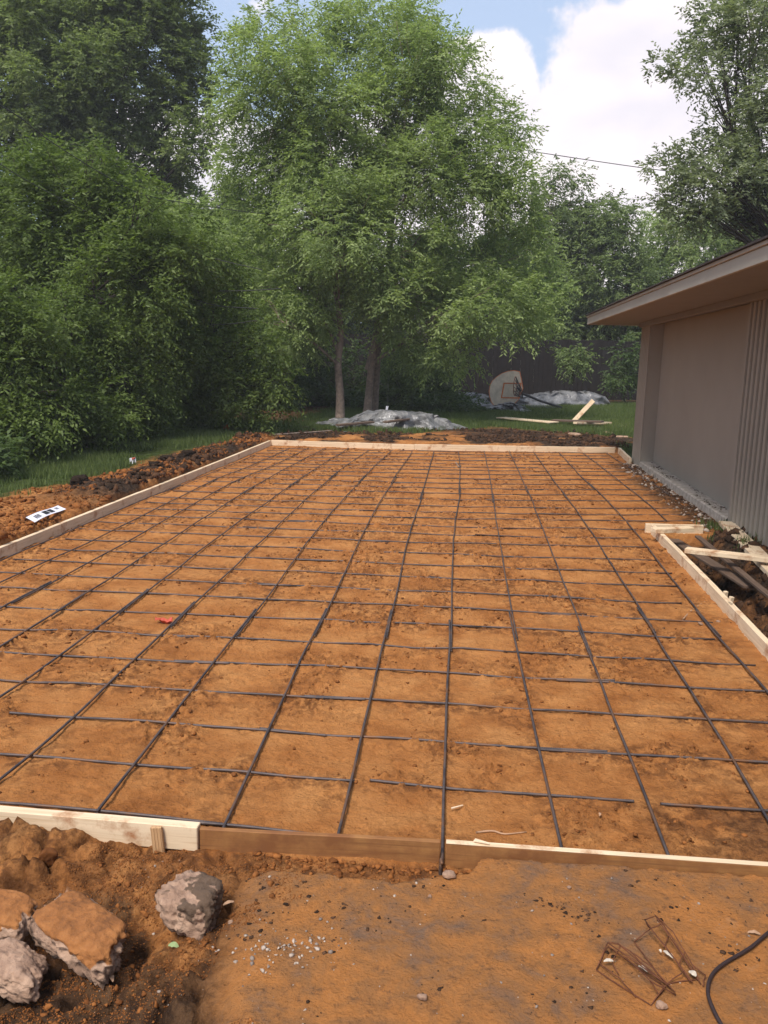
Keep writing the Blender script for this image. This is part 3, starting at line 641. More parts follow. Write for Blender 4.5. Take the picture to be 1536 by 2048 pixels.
for ci, c in enumerate(cols_sorted):
    W = col_world[c]; y0, y1 = W[0, 1], W[-1, 1]
    if c == 0: y0 = 2.665
    rr = random.Random(100+c)
    cuts = []
    if y0 < 4.4: cuts = [5.15+rr.uniform(-0.28, 0.28), 10.0+rr.uniform(-0.7, 0.9)]
    elif y0 < 8: cuts = [10.0+rr.uniform(-0.7, 0.9)]
    elif c == 5: cuts = []
    e = [y0]+cuts+[y1]; side = 1
    for k in range(len(e)-1):
        ya = e[k]-(0.26 if k else 0); yb = e[k+1]+(0.26 if k < len(e)-2 else 0)
        ys = np.linspace(ya, yb, max(3, int((yb-ya)/0.35))); off = (0.011*side if k else 0); side = 1
        off = [0, 0.013, 0.0][k % 3]
        P = []
        for j, y in enumerate(ys):
            x = col_x(c, y)+off+rr.uniform(-1, 1)*0.003; z = max(hz(x, y), -0.01)+0.016+rr.uniform(-1, 1)*0.003
            P.append((x, y, 0.4*z+0.6*0.021))
        if c == 0 and k == 0: P = [(0.009, 2.622, -0.02), (0.009, 2.628, 0.015), (0.010, 2.644, 0.028)]+P
        segn = SEG[k+1] if len(e) == 4 else (SEG[k+2] if len(e) == 3 else 'single length')
        ln = 16-ci
        lab = f'long rebar, {ordinal(ci+1)} line counted from the left form board, {segn}'
        o = tag(link('rebar', bar_mesh(P, k == 0 and y0 < 4.4, 'rebar'), M['rebar'], smooth=True), lab, 'rebar', GB)
        if k == 1 and len(e) == 4:
            for yt in (ya+0.10, e[k]+0.17): tie(o, col_x(c, yt)+0.006, yt, 0.018, c*10+k)
rowsY = [1693, 1578, 1487, 1410, 1346, 1298, 1249, 1215, 1187, 1158, 1133, 1110, 1088.5, 1071.5, 1055, 1039.5, 1027, 1015, 1001, 989, 978.5, 968.5, 958.5, 949.5, 941.5, 935, 928, 921.5, 915, 909, 903.5]
NODES = {0: [(-60,1598),(0,1604),(199,1620),(452,1647),(678,1672),(884,1692)],
 1: [(-60,1505),(63,1514),(269,1527),(497,1545),(701,1562),(886,1578),(1100,1595),(1297,1608),(1527,1623),(1700,1633)],
 2: [(20,1428),(142,1437),(330,1447),(535,1461),(723,1474),(890,1487),(1079,1499),(1259,1511),(1471,1522),(1700,1534)],
 3: [(-150,1350),(45,1363),(212,1372),(387,1379),(569,1392),(740,1401),(894,1410),(1061,1419),(1226,1431),(1419,1443),(1600,1452)],
 4: [(-200,1292),(117,1312),(268,1321),(423,1328),(595,1332),(754,1340),(897,1346),(1048,1356),(1202,1363),(1377,1375),(1538,1384)],
 5: [(-200,1250),(53,1261),(185,1266),(323,1271),(462,1278),(619,1284),(765,1292),(899,1298),(1036,1303),(1180,1312),(1342,1321),(1500,1331)],
 6: [(-150,1208),(118,1218),(237,1223),(363,1229),(500,1233),(640,1242),(775,1246),(899,1249),(1026,1257),(1160,1265),(1312,1274),(1455,1282)],
 7: [(-100,1170),(173,1183),(287,1187),(400,1190),(532,1199),(659,1206),(787,1210),(899,1215),(1019,1222),(1149,1231),(1291,1238),(1415,1243)]}
# short bars at the right whose ends show, per photo row from the front
for r, yc in enumerate(rowsY):
    if r in NODES: pts = NODES[r]
    else:
        f = (r-8)/22.0; sl = 0.046*(1-f)+0.020*f; sr = np.interp(yc, [903, 990, 1040, 1112, 1190], [0.010, 0.002, 0.008, 0.024, 0.045])
        pts = [(x, yc+(x-912)*(sl if x < 912 else sr)) for x in (-60, 200, 420, 600, 760, 912, 1060, 1200, 1380, 1500)]
    W = np.array([at(px, py, 0.008)[:] for px, py in pts])
    yy = W[:, 1].copy(); yy[1:-1] = 0.25*yy[:-2]+0.5*yy[1:-1]+0.25*yy[2:]; W[:, 1] = yy
    ym = float(np.interp(0, W[:, 0], W[:, 1]))
    yl_ = float(np.interp(-3, W[:, 0], W[:, 1])); xs0 = xL(yl_)+0.05+random.uniform(0, 0.1)
    yr_ = float(np.interp(2.0, W[:, 0], W[:, 1]))
    xs1 = (1.70 if yr_ < 8.05 else np.interp(yr_, [8.2, 12.7, 13, 14.2], [2.44, 2.46, 2.42, 2.48]))-random.uniform(0, 0.14)
    if r == 0: xs1 = 0.003
    xs0 = max(xs0, W[0, 0] if r == 2 else -9)
    rr = random.Random(500+r)
    if r == 0: cuts = [-0.92]
    elif r == 1: cuts = [-0.42, 0.70]
    elif r == 2: cuts = [-0.66, 0.55]
    else:
        o_ = rr.uniform(-0.5, 0.5); cuts = [-1.25+o_, 0.75+o_*0.8] if r % 3 else [-0.2+o_]
    e = [xs0]+[c for c in cuts if xs0+0.3 < c < xs1-0.3]+[xs1]
    for k in range(len(e)-1):
        gap = (r == 1 and k == 1)
        xa = e[k]-(0.15 if k else 0); xb = e[k+1]+(0.15 if k < len(e)-2 else 0)
        if r == 1:
            xa, xb = [(xs0, -0.34), (-0.40, 0.735), (0.83, xs1)][k]
            if k == 1: xa = -0.28
        xs_ = np.linspace(xa, xb, max(4, int((xb-xa)/0.22))); off = 0.013*(k % 2)*(1 if r else -1)
        P = []
        bur = rr.random() < 0.45
        for x in xs_:
            y = float(np.interp(x, W[:, 0], W[:, 1]))+off+rr.uniform(-1, 1)*0.003
            h = hz(x, y); z = 0.55*h+0.0075+rr.uniform(-1, 1)*0.002-(0.006 if (bur and rr.random() < 0.18) else 0)
            P.append((x, y, z))
        pos = ['single length'] if len(e) == 2 else (['left length', 'right length'] if len(e) == 3 else ['left length', 'middle length', 'right length'])
        lab = f'crosswise rebar, {ordinal(r+1)} row counted from the near boards, {pos[k]}'
        o = tag(link('rebar', bar_mesh(P, r < 5, 'rebar'), M['rebar'], smooth=True), lab, 'rebar', GR)
        if r < 9 and k == 0:
            for c in cols_sorted:
                W2 = col_world[c]
                if W2[0, 1] < ym-0.1 and rr.random() < 0.45:
                    x = float(np.interp(ym, W2[:, 1], W2[:, 0]))
                    if xs0 < x < xb: tie(o, x, float(np.interp(x, W[:, 0], W[:, 1])), 0.017, r*31+c)
#@@PART2
# ------------------------------------------------------------------ house on the right
def quad_mesh(bm, pts, th_dir=None):
    v = [bm.verts.new(p) for p in pts]; return bm.faces.new(v)
ZS = 0.033                                  # the eave climbs slightly towards the camera
def zw(y): return 1.99+(13.15-y)*ZS         # top of the walls
def house():
    root = empty('house', (2.62, 8.6, 0)); inv = Vector((2.62, 8.6, 0))
    tag(root, 'single-storey taupe house with ribbed siding and wide low eave on the right', 'house')
    def part(name, bm, m, parent=root, off=True):
        bmesh.ops.recalc_face_normals(bm, faces=bm.faces)
        o = link(name, bm_mesh(bm, name), m, parent)
        if off and parent is root: o.location = -inv
        return o
    YE = 13.15; XO = 2.62; XP = 2.80
    # recessed smooth panel
    bm = bmesh.new(); add_hexa(bm, [(XP, 8.55, 0.055), (XP+0.15, 8.55, 0.055), (XP+0.15, 12.60, 0.055), (XP, 12.60, 0.055), (XP, 8.55, zw(8.55)), (XP+0.15, 8.55, zw(8.55)), (XP+0.15, 12.60, zw(12.6)), (XP, 12.60, zw(12.6))])
    o = part('wall_panel', bm, M['paint']); o['label'] = 'smooth recessed panel of the taupe wall'
    # corner pier: smooth core with ribs on its outer face
    bm = bmesh.new(); add_hexa(bm, [(XO+0.012, 12.602, 0.0), (XP+2.0, 12.602, 0.0), (XP+2.0, YE, 0.0), (XO+0.012, YE, 0.0), (XO+0.012, 12.602, zw(12.6)), (XP+2.0, 12.602, zw(12.6)), (XP+2.0, YE, zw(YE)), (XO+0.012, YE, zw(YE))])
    o = part('corner_pier', bm, M['paint'])
    bm = bmesh.new(); y = 12.61
    while y < YE-0.05:
        add_hexa(bm, [(XO-0.008, y, 0.005), (XO+0.0115, y, 0.005), (XO+0.0115, y+0.072, 0.005), (XO-0.008, y+0.072, 0.005), (XO-0.008, y, zw(y)-.01), (XO+0.0115, y, zw(y)-.01), (XO+0.0115, y+0.072, zw(y)-.01), (XO-0.008, y+0.072, zw(y)-.01)]); y += 0.095
    ed = list(bm.edges); bmesh.ops.bevel(bm, geom=ed, offset=0.004, segments=1, affect='EDGES')
    part('ribbed_siding', bm, M['paint'])
    # near ribbed wall
    def xo(y): return 2.645+max(0, 8.6-y)*0.012
    bm = bmesh.new(); add_hexa(bm, [(xo(-3)+0.04, -3, -0.1), (6, -3, -0.1), (6, 8.548, -0.1), (xo(8.55)+0.04, 8.548, -0.1), (xo(-3)+0.04, -3, zw(-3)), (6, -3, zw(-3)), (6, 8.548, zw(8.55)), (xo(8.55)+0.04, 8.548, zw(8.55))])
    o = part('wall', bm, M['paint']); o['label'] = 'near wall behind the ribbed siding'
    bm = bmesh.new(); y = 8.46
    while y > 2.0:
        x = xo(y); w = 0.072
        add_hexa(bm, [(x-0.004, y, 0.02), (x+0.0395, y, 0.02), (x+0.0395, y+w, 0.02), (x-0.004, y+w, 0.02), (x-0.004, y, zw(y)-.005), (x+0.0395, y, zw(y)-.005), (x+0.0395, y+w, zw(y)-.005), (x-0.004, y+w, zw(y)-.005)]); y -= 0.118
    bmesh.ops.bevel(bm, geom=list(bm.edges), offset=0.006, segments=2, affect='EDGES')
    o = part('ribbed_siding', bm, M['paint']); o['label'] = 'ribbed siding of the near wall'
    # far wall body
    bm = bmesh.new(); add_hexa(bm, [(XP+0.16, 8.6, 0.0), (9, 8.6, 0.0), (9, YE-0.02, 0.0), (XP+0.16, YE-0.02, 0.0), (XP+0.16, 8.6, zw(8.6)), (9, 8.6, zw(8.6)), (9, YE-0.02, zw(YE)), (XP+0.16, YE-0.02, zw(YE))])
    part('end_wall', bm, M['paint'])
    # concrete ledge
    bm = bmesh.new(); n = 40
    rr = random.Random(4); rows = []
    for i in range(n+1):
        y = 8.56+(12.60-8.56)*i/n; x0 = 2.618+rr.uniform(-0.0012, 0.0012)+0.02*(1-i/n); zt = 0.092+rr.uniform(-.0004, .0004)
        rows.append([bm.verts.new(p) for p in ((x0-0.01, y, -0.08), (x0, y, zt-0.012), (x0+0.014, y, zt), (XP-0.002, y, zt+0.004))])
    for i in range(n):
        for q in range(3): bm.faces.new((rows[i][q], rows[i+1][q], rows[i+1][q+1], rows[i][q+1]))
    o = part('foundation_ledge', bm, M['found']); o['label'] = 'pale concrete ledge under the recessed wall panel'
    # dark sill gap
    # roof: eave edge climbing towards the camera
    X0, YF, YN = 1.905, 13.66, -4.0
    def ze(y): return 1.985+(13.66-y)*0.034
    sx = 0.06
    bm = bmesh.new()   # soffit slab
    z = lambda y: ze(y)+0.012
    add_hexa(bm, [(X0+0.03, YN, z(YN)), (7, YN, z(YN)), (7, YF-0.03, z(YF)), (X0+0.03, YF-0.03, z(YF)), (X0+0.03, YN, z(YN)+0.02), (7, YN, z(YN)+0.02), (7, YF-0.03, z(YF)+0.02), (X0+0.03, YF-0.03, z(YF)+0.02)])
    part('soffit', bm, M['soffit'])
    def beam(x0, x1, y0, y1, za, zb, m, name):
        bm = bmesh.new(); add_hexa(bm, [(x0, y0, ze(y0)+za), (x1, y0, ze(y0)+za), (x1, y1, ze(y1)+za), (x0, y1, ze(y1)+za), (x0, y0, ze(y0)+zb), (x1, y0, ze(y0)+zb), (x1, y1, ze(y1)+zb), (x0, y1, ze(y1)+zb)])
        bmesh.ops.bevel(bm, geom=[e for e in bm.edges], offset=0.003, segments=1, affect='EDGES'); return part(name, bm, m)
    beam(X0, X0+0.028, YN, YF, 0.0, 0.098, M['paint_trim'], 'fascia')
    beam(X0+0.0285, 7, YF-0.028, YF, 0.0, 0.098, M['paint_trim'], 'fascia')
    beam(X0-0.015, X0+0.03, YN, YF+0.015, 0.100, 0.128, M['paint_trim'], 'drip_edge')
    beam(X0+0.0305, 7, YF-0.03, YF+0.015, 0.100, 0.128, M['paint_trim'], 'drip_edge')
    # blocking between wall and soffit
    beam(XO-0.05, XO+0.02, YN, YE, -0.05, 0.0115, M['soffit'], 'frieze_board')
    # shingled roof rising gently from the eave
    bm = bmesh.new(); rr = random.Random(9); k = 0; x = X0-0.035
    pitch = 0.10
    while x < 7:
        y = YF+0.035
        x1 = x+0.30
        while y > YN:
            w = 0.24+rr.uniform(0, 0.15); y2 = y-w; dz = rr.uniform(0, 0.004); zz0 = 0.132+(x-X0)*pitch+0.006; zz1 = 0.132+(x1-X0)*pitch
            xx = x-rr.uniform(0, 0.010)
            add_hexa(bm, [(xx, y2+.002, ze(y2)+zz0-0.006), (x1, y2+.002, ze(y2)+zz1-0.006), (x1, y, ze(y)+zz1-0.006), (xx, y, ze(y)+zz0-0.006), (xx, y2+.002, ze(y2)+zz0+0.006+dz), (x1, y2+.002, ze(y2)+zz1+dz), (x1, y, ze(y)+zz1+dz), (xx, y, ze(y)+zz0+0.006+dz)]); y = y2
        x = x+0.27 if x < 3.2 else x+0.28
        if x > 3.6: break
    add_hexa(bm, [(3.5, YN, ze(YN)+0.28), (7, YN, ze(YN)+0.5), (7, YF, ze(YF)+0.5), (3.5, YF, ze(YF)+0.28), (3.5, YN, ze(YN)+0.30), (7, YN, ze(YN)+0.62), (7, YF, ze(YF)+0.62), (3.5, YF, ze(YF)+0.30)])
    part('roof_shingles', bm, M['shingle'])
house()

# ------------------------------------------------------------------ fence at the back
def fence():
    root = empty('wooden_fence', (-14, 21.4, 0)); tag(root, 'dark weathered board fence along the back of the yard', 'fence')
    rr = random.Random(3); bm = bmesh.new(); x = 0.0
    ang = math.atan(0.30)
    while x < 36:
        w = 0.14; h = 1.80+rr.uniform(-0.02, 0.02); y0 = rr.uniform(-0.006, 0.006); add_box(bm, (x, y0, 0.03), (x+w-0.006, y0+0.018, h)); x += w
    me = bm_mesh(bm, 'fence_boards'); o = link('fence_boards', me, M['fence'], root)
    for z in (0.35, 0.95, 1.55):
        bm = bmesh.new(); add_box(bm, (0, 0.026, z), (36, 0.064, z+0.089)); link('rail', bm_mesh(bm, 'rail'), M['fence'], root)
    first = None
    for k in range(16):
        if first is None:
            bm = bmesh.new(); add_box(bm, (0, 0.066, -0.2), (0.089, 0.155, 1.82)); first = o = link('post', bm_mesh(bm, 'post'), M['fence'], root)
        else: o = first.copy(); col.objects.link(o); o.parent = root
        o.location.x = k*2.35+0.2
    root.rotation_euler.z = ang
fence()

# ------------------------------------------------------------------ neighbouring houses glimpsed through the leaves
def neighbour(loc, size, rz, label, roofm='shingle'):
    w, d, h = size; root = empty('neighbour_house', loc); root.rotation_euler.z = rz; tag(root, label, 'house')
    bm = bmesh.new(); add_box(bm, (-w/2, -d/2, 0), (w/2, d/2, h)); link('wall', bm_mesh(bm, 'wall'), M['plaster'], root)
    bm = bmesh.new(); o_ = 0.5; P = [(-w/2-o_, -d/2-o_, h+0.003), (w/2+o_, -d/2-o_, h+0.003), (w/2+o_, d/2+o_, h+0.003), (-w/2-o_, d/2+o_, h+0.003), (-w/2-o_, 0, h+1.3), (w/2+o_, 0, h+1.3)]
    v = [bm.verts.new(p) for p in P]
    for f in ((0, 3, 2, 1), (0, 1, 5, 4), (2, 3, 4, 5), (1, 2, 5), (3, 0, 4)): bm.faces.new([v[i] for i in f])
    link('roof', bm_mesh(bm, 'roof'), M[roofm], root)
    for x in (-w*0.3, w*0.05, w*0.33):
        bm = bmesh.new(); add_box(bm, (x-0.55, -d/2-0.03, 0.95), (x+0.55, -d/2-0.002, 2.05)); fr = link('window', bm_mesh(bm, 'window'), M['plaster'], root)
        bm = bmesh.new(); add_box(bm, (x-0.47, -d/2-0.036, 1.03), (x+0.47, -d/2-0.031, 1.97)); link('pane', bm_mesh(bm, 'pane'), M['glass_dark'], fr)
neighbour((2.6, 41, 0), (13, 7, 2.7), 0.2, 'pale house glimpsed over the dark back fence')
neighbour((-17.5, 17.5, 0), (9, 7, 2.8), 1.15, 'pale house glimpsed through the leaves at the far left')

# ------------------------------------------------------------------ trees
LEAFN = 0
def blob_leaves(B, dens, ll, lw, droop, seed, spread=0.10, per=9, inner=0.35, twig=0.32, flatk=0.0):
    """B: (cx,cy,cz,rx,ry,rz). Leaves in drooping sprays over lumpy shells -> V, F, tint"""
    r = np.random.default_rng(seed); Vs, Ts = [], []
    for bi, (cx, cy, cz, rx, ry, rz) in enumerate(B):
        area = rx*rz*3.14; nt_ = max(6, int(dens*area/per))
        # sub-clumps on the shell of each blob
        ns = max(6, int(12+9*rx)); u = r.normal(size=(ns, 3)); u /= np.linalg.norm(u, axis=1)[:, None]
        sc = u*np.array([rx, ry, rz])*(0.35+0.74*r.random((ns, 1))); sr = (0.13+0.28*r.random(ns))*(1.0+0.25/max(rx, 0.4))
        ti = r.integers(0, ns, nt_); d = r.normal(size=(nt_, 3)); d /= np.linalg.norm(d, axis=1)[:, None]
        rad = (inner+(1-inner)*r.random(nt_)**0.5)
        p = sc[ti]+d*np.array([rx, ry, rz])*(sr[ti]*rad)[:, None]
        q = np.linalg.norm(p/np.array([rx, ry, rz]), axis=1); keep = q < 1.42; p, d, ti = p[keep], d[keep], ti[keep]; nt2 = len(p)
        out = p/np.array([rx, ry, rz]); out /= np.linalg.norm(out, axis=1)[:, None]+1e-9
        tw = 0.5*d+0.7*out+r.normal(size=(nt2, 3))*0.35+np.array([0, 0, -droop]); tw /= np.linalg.norm(tw, axis=1)[:, None]
        tint_c = r.random(ns)*0.5
        s = (np.arange(per)/per)[None, :, None]
        pos = p[:, None]+tw[:, None]*s*twig*(0.6+0.8*r.random((nt2, 1, 1)))+np.array([0, 0, -1])*(s**2)*twig*droop*0.8
        side = np.cross(tw, np.array([0, 0, 1.0])); side /= np.linalg.norm(side, axis=1)[:, None]+1e-9
        sg = np.where(np.arange(per) % 2 == 0, 1, -1)[None, :, None]
        ld = tw[:, None]*0.55+side[:, None]*sg*0.75+r.normal(size=(nt2, per, 3))*0.28+np.array([0, 0, -droop*0.8]); ld /= np.linalg.norm(ld, axis=2)[..., None]
        L_ = ll*(0.65+0.6*r.random((nt2, per, 1))); W_ = lw*(0.7+0.5*r.random((nt2, per, 1)))
        nrm = np.array([0, 0, 1.0])+r.normal(size=(nt2, per, 3))*(0.75-flatk); wv = np.cross(ld, nrm); wv /= np.linalg.norm(wv, axis=2)[..., None]+1e-9
        up_ = np.cross(wv, ld)
        base = pos+np.array([cx, cy, cz])
        a = base; b = base+ld*L_*0.42+wv*W_*0.5+up_*W_*0.15; c = base+ld*L_-up_*L_*0.08; e = base+ld*L_*0.42-wv*W_*0.5+up_*W_*0.15
        Vs.append(np.stack([a, b, c, e], 2).reshape(-1, 3))
        t = np.clip(tint_c[ti][:, None]+0.5*r.random((nt2, per)), 0, 1); Ts.append(t.ravel())
    V = np.vstack(Vs); T = np.concatenate(Ts); Fq = np.arange(len(V)).reshape(-1, 4); return V, Fq, T
def PB(lst, Y, seed=0, depth=0.9, rk=1.0, row=False):
    """measured silhouettes -> crown masses in the world at distance Y"""
    r = random.Random(seed); out = []
    for e in lst:
        px, py, rp = e[:3]
        if row:     # a row of boughs following the line of the left boards
            py = min(py, 985-0.215*px-0.80*rp); e = (px, py, rp, 0.2+0.0115*max(px, 0)+r.uniform(-0.4, 0.6))
        yy = Y+(e[3] if len(e) > 3 else r.uniform(-0.8, 0.8)); c = atY(px, py, yy); R = rp*rk*yy/1720.0
        out.append((c.x, c.y, c.z, R, R*depth, R*0.92))
    return out
def limbs(root, base, B, m, r0, seed, top=None, name='branch', nb=None):
    """trunk plus limbs to the crown masses; parts: trunk, branch..."""
    rr = random.Random(seed); base = Vector(base)
    cen = sum((Vector(b[:3]) for b in B), Vector())/len(B); zt = max(b[2] for b in B)
    tp = Vector(top) if top else Vector((cen.x, cen.y, base.z+0.62*(zt-base.z)))
    n = 9; P = []
    for i in range(n+1):
        t = i/n; p = base.lerp(tp, t); k = math.sin(t*3.1)*0.06*(tp-base).length*0.25
        P.append((p.x+k*rr.uniform(-1, 1), p.y+k*rr.uniform(-1, 1), p.z))
    P = spline(P, 24); rad = r0*(0.28*np.exp(-np.linspace(0, 1, 24)*14)+1-0.72*np.linspace(0, 1, 24))
    A = Acc(); A.tube(P, rad, 9); tr = link('trunk', A.mesh('trunk'), m, root, smooth=True)
    A = Acc(); order = sorted(B, key=lambda b: -b[3])[:nb or 14]
    for b in order:
        c = Vector(b[:3]); hz_ = min(max((c.z-base.z)*0.62, 0.25*(tp.z-base.z)), tp.z-base.z)
        t = hz_/(tp.z-base.z+1e-6); i = min(22, int(t*22)); s = Vector(P[i]); mid = s.lerp(c, 0.5)+Vector((rr.uniform(-.15, .15), rr.uniform(-.15, .15), rr.uniform(0.0, 0.35)))*b[3]
        rb = max(0.012, rad[i]*0.42); Q = spline([s, mid, c], 10); A.tube(Q, np.linspace(rb, rb*0.35, 10), 6)
        for k in range(7):
            d = Vector((rr.gauss(0, 1), rr.gauss(0, 1), rr.gauss(0.2, 0.8))); d.normalize(); e = c+d*b[3]*0.95; s2 = Vector(Q[rr.randint(4, 9)])
            m2 = s2.lerp(e, 0.5)+Vector((rr.uniform(-.1, .1), rr.uniform(-.1, .1), rr.uniform(0, .15)))*b[3]
            A.tube(spline([s2, m2, e], 7), np.linspace(rb*0.38, 0.004, 7), 5)
    o = link('branches', A.mesh('branches'), m, root, smooth=True)
def tree(name, label, cat, base, B, leafm, dens, ll, lw, droop, seed, r0=0.12, bark='bark', group=None, **k):
    top = k.pop('top', None); extra = k.pop('extra', None); nb = k.pop('nb', None)
    root = empty(name, base); tag(root, label, cat, group)
    V, Fq, T = blob_leaves(B, dens, ll, lw, droop, seed, **k); off = np.array(base)
    cr = link('crown', npmesh('crown', V-off, Fq, None, {'tint': T}), M[leafm], root)
    Bl = [(b[0]-base[0], b[1]-base[1], b[2]-base[2], *b[3:]) for b in B]
    limbs(root, (0, 0, 0), Bl, M[bark], r0, seed, None if top is None else (top[0]-base[0], top[1]-base[1], top[2]-base[2]), nb=nb)
    for q in (extra or []):
        A = Acc(); P = spline([Vector(p)-Vector(base) for p in q[0]], 20); A.tube(P, np.linspace(q[1], q[1]*0.45, 20), 9); link('trunk', A.mesh('trunk'), M[bark], root, smooth=True)
    global LEAFN; LEAFN += len(Fq)
    return root
G3 = 'tall trees in the middle of the yard'
# left of the pair in the middle
b = at(680, 842, 0.05)
tree('ash_tree', 'tall light green tree left of centre with one slim bare trunk', 'tree', (b.x, b.y, 0.03),
     PB([(565,135,85),(505,95,38),(600,65,45),(480,195,45),(540,250,90),(625,215,100),(590,350,95),(500,390,55),(660,320,95),(640,450,105),(560,500,80),(600,580,85),(690,550,75),(560,640,55),(610,670,50),(470,330,40),(700,440,80,-0.6),(455,120,18),(520,30,20),(450,60,9),(462,95,12),(485,50,11),(515,25,8),(470,160,14),(445,170,10),(430,215,9),(545,25,10),(590,22,9),(640,20,12),(655,45,12),(448,240,13),(455,290,14),(440,345,13),(490,460,22),(470,425,14)], b.y, 1),
     'leaf_ash', 2700, 0.095, 0.034, 0.22, 21, 0.085, top=atY(672, 300, b.y)[:])
b = at(733, 838, 0.05); b2 = at(748, 834, 0.05)
tree('ash_tree', 'tall light green tree in the centre with twin trunks', 'tree', (b.x, b.y, 0.03),
     PB([(760,90,95),(700,50,42),(835,110,70),(885,95,38),(920,110,28),(800,60,50),(860,220,105),(755,230,105),(945,270,75),(990,250,38),(1035,255,20),(830,360,115),(950,390,95),(1020,380,45),(745,400,90),(760,500,100,-0.8),(900,510,105),(1010,510,75),(1080,585,42),(1120,575,18),(985,620,75),(870,630,85),(780,590,80),(800,675,40),(860,715,42),(930,695,42),(1050,640,40),(1060,460,35),(960,180,22),(975,340,40),(690,15,12),(725,12,14),(760,8,12),(800,22,10),(838,55,12),(870,45,9),(878,62,10),(905,60,9),(930,88,11),(942,100,8),(955,150,9),(965,172,9),(975,205,12),(1010,240,10),(1030,248,8),(1062,252,8),(1000,300,22),(1045,320,18),(1060,345,12),(1060,410,20),(1085,450,16),(1095,500,18),(1110,540,16),(1135,572,8),(1120,600,12),(1090,640,18),(1075,670,16)], b.y, 2),
     'leaf_ash', 2700, 0.095, 0.034, 0.22, 22, 0.08, top=atY(800, 300, b.y)[:],
     extra=[([b2, atY(757, 690, b2.y), atY(775, 560, b2.y+0.2), atY(790, 380, b2.y+0.3)], 0.085), ([atY(733, 740, b.y), atY(745, 690, b.y), atY(760, 600, b.y-0.3)], 0.05)])
# left: dark oak towering behind
B = PB([(60,60,120),(190,30,120),(310,60,95),(360,110,55),(395,180,40),(240,160,115),(100,180,120),(330,240,85),(385,300,45),(200,280,110),(50,300,100),(290,340,60),(345,345,40),(-80,150,130),(-60,-60,150),(120,-90,150),(280,-60,110),(400,60,22),(410,230,22)], 25, 3)
tree('oak_tree', 'big dark oak towering at the upper left', 'tree', (-11.5, 25, 0), B, 'leaf_oak', 2000, 0.12, 0.06, 0.1, 31, 0.26, 'bark_dark', nb=18)
tree('oak_tree', 'dark oak partly hidden behind the left oak, leaning to the middle', 'tree', (-8.2, 28, 0), PB([(420,420,50),(340,410,60),(250,400,70),(470,400,40),(180,410,60),(400,480,70),(300,500,80),(500,450,45),(560,420,60)], 28, 4), 'leaf_oak', 1300, 0.15, 0.06, 0.25, 32, 0.16, 'bark_dark')
# left: nearer masses
tree('hackberry_tree', 'dense green tree filling the left edge at mid height', 'tree', (-6.9, 13.2, 0), PB([(40,430,110),(150,380,85),(230,400,80),(130,520,120),(270,470,85),(20,560,120),(230,590,110),(320,540,80),(-80,450,130),(360,470,50),(60,340,50),(300,400,30),(185,320,28)], 13.4, 5), 'leaf_bush', 3600, 0.085, 0.034, 0.25, 33, 0.13, 'bark_dark')
tree('hackberry_tree', 'leafy tree beside the left form board, its boughs hanging low', 'tree', (-5.9, 10.2, 0), PB([(40,690,100),(140,700,100),(240,740,95),(60,800,90),(170,830,85),(-40,780,110),(300,680,80),(330,780,60),(20,890,60),(110,880,45),(260,830,55),(-60,650,110),(365,640,34),(390,720,38),(385,800,36),(340,850,30),(310,870,22),(200,900,28),(150,915,24),(60,935,26),(230,660,40),(130,620,45),(0,610,50),(350,585,26),(405,760,26)], 10.0, 6, 0.75, 1.0, True), 'leaf_bush', 5200, 0.072, 0.030, 0.3, 34, 0.09, 'bark_dark')
tree('hackberry_tree', 'dark leafy tree near the far left corner of the pad', 'tree', (-5.6, 15.5, 0), PB([(400,640,80),(450,700,70),(380,740,80),(470,780,55),(410,820,50),(340,700,70),(350,820,45),(440,570,60),(380,540,60),(500,740,40),(520,690,40),(530,800,34),(490,835,30),(440,850,28),(560,760,34),(420,500,40),(395,860,24),(480,640,40)], 15.2, 7), 'leaf_bush', 3000, 0.085, 0.034, 0.3, 35, 0.08, 'bark_dark')
tree('elm_tree', 'mid green tree behind the leafy trees left of centre', 'tree', (-6.0, 21, 0), PB([(330,440,60),(400,450,50),(450,500,65),(380,540,80),(500,560,70),(440,630,80),(530,660,60),(300,520,80),(510,470,35),(350,640,90)], 21, 8), 'leaf_ash', 2300, 0.10, 0.038, 0.25, 36, 0.11, 'bark_dark')
tree('elm_tree', 'bright yellow-green tree showing behind between left trees and centre', 'tree', (-4.2, 20.6, 0), PB([(500,560,55),(540,620,60),(480,640,60),(555,520,45),(530,700,60),(455,560,45),(600,640,45)], 20.4, 9), 'leaf_light', 1500, 0.13, 0.045, 0.4, 37, 0.12)
# right of centre, beyond the fence
tree('pecan_tree', 'slender tree with open airy top beyond the right part of the fence', 'tree', (3.4, 31, 0), PB([(1085,370,28),(1120,350,28),(1150,365,25),(1100,415,35),(1145,410,30),(1075,430,30),(1120,470,60),(1060,500,50),(1070,390,18)], 31, 10), 'leaf_mid', 900, 0.14, 0.05, 0.25, 41, 0.10, 'bark')
tree('pecan_tree', 'broad dark green tree beyond the fence right of centre', 'tree', (6.2, 31.5, 0), PB([(1190,440,50),(1230,430,35),(1160,490,65),(1230,500,55),(1110,550,70),(1190,570,80),(1255,570,55),(1130,640,70),(1210,650,70),(1060,600,60),(1255,465,20),(1270,640,60)], 31, 11), 'leaf_mid', 1500, 0.14, 0.055, 0.3, 42, 0.16, 'bark_dark')
tree('pecan_tree', 'leafy tree behind the roof at the right', 'tree', (11, 33, 0), PB([(1330,470,45),(1380,450,50),(1300,520,50),(1360,540,60),(1420,500,60),(1300,590,50),(1470,480,60),(1310,440,25),(1285,560,40),(1500,430,60),(1560,470,80)], 33, 12), 'leaf_ash', 1300, 0.14, 0.05, 0.3, 43, 0.16, 'bark_dark')
